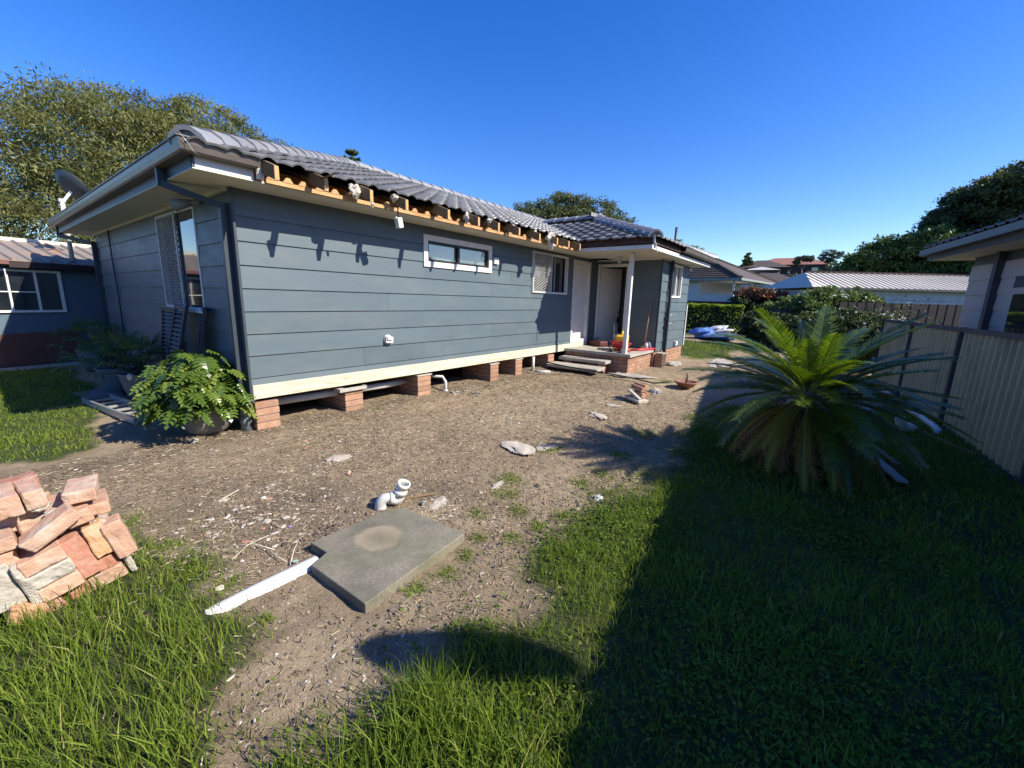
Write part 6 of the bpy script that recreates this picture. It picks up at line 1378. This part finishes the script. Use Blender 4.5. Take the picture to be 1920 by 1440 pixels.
bb_ = thing('red_tool_bag', 'dark red tool bag against the open porch door', 'bag', (10.35, 4.95, .452), R(60)); o = MB().box(-.28, .28, -.14, .14, 0, .15).build('body', M_redbox, bb_); bevel(o.data, .04, 3); MB().tube([(-.12,0,.14), (-.08,0,.22), (.08,0,.22), (.12,0,.14)], .012, 6).build('handle', M_black, bb_)
bk_ = thing('wire_basket', 'white wire basket hanging low in the porch doorway', 'basket', (10.72, 4.5, .62))
mb = MB()
for k in range(9): mb.bar((0, -.16+k*.04, 0), (0, -.16+k*.04, .16), .008)
mb.bar((0,-.17,.16), (0,.17,.16), .014).bar((0,-.17,0), (0,.17,0), .014).bar((0,.17,.0), (0,.17,.42), .02); mb.build('wires', M_white, bk_); MB().box(.005, .02, -.15, .15, .0, .12).build('liner', M_pvc, bk_)
brm = thing('broom', 'broom leaning on the dark porch wall', 'broom', (10.55, 3.75, .455)); MB().tube([(0,0,.06), (.19,-.02,1.28)], .013, 8).build('handle', M_broom, brm); MB().cbox((0,0,.05), (.30,.06,.04)).build('head', M_broom, brm); MB().cbox((0,0,.015), (.28,.05,.03)).build('bristles', M_black, brm)
bo_ = thing('spray_bottle', 'white bottle with purple cap at the porch corner', 'bottle', (10.5, 3.68, .452)); MB().lathe([(.001,0),(.045,0),(.047,.12),(.03,.16),(.018,.17)], (0,0,0), 14).build('body', M_pvc, bo_); MB().lathe([(.02,.17),(.022,.2),(.001,.205)], (0,0,0), 12).build('cap', M_purple, bo_)
tag(blob((10.62, 3.66, .53), (.10, .07, .10), pmat('grey_violet_cloth', (.14,.15,.24), rough=.8), 'bundled_cloth', None, .8, 3, 3), 'bundled grey violet cloth beside the white bottle', 'cloth')
tag(blob((9.35, 4.1, .49), (.06, .05, .045), M_black, 'cable_plug', None, .5, 2, 3), 'black plug block left of the red hose', 'plug')
nz = thing('nail_gun', 'grey nail gun lying in the red hose', 'power tool', (9.42, 3.86, .455), R(30)); o = MB().box(-.10, .10, -.035, .035, .0, .08).build('body', M_alum, nz); bevel(o.data, .01); MB().bar((-.03,0,.06), (-.10,0,.15), .035).build('grip', M_black, nz)
# ================================================================== TARP HEAP BY THE HEDGE
M_bluegrey = pmat('grey_blue_tarp', (.10,.15,.24), rough=.5, bump=.3, bscale=6)
for i, (c, r_, m_, l_) in enumerate((((21.8, 4.9, .28), (.55, .6, .24), M_bluepl, 'blue tarpaulin bundle at the foot of the hedge'), ((22.3, 4.3, .42), (.6, .5, .2), M_whitecloth, 'pale sheeting heaped on the blue tarpaulins'), ((21.0, 3.9, .18), (.7, .6, .16), M_bluegrey, 'darker blue tarpaulin heap in front of the pale sheeting'))):
    tag(blob(c, r_, m_, 'tarpaulin_heap', None, 1.1, 4, 70+i), l_, 'tarpaulin', 'covered heaps by the hedge')
MB().tube([(0, 0, -.1), (0, 0, .5)], .016, 8).build('mast', M_alum, ds)
MB().lathe([(.001, .06), (.12, .055), (.24, .035), (.33, 0), (.335, -.01), (.24, .025), (.12, .045), (.001, .05)], (0,0,0), 26, Matrix.Translation((0, .0, .54)) @ Matrix.Rotation(R(51), 4, 'Z') @ Matrix.Rotation(R(88), 4, 'Y')).build('dish', M_greypvc, ds)
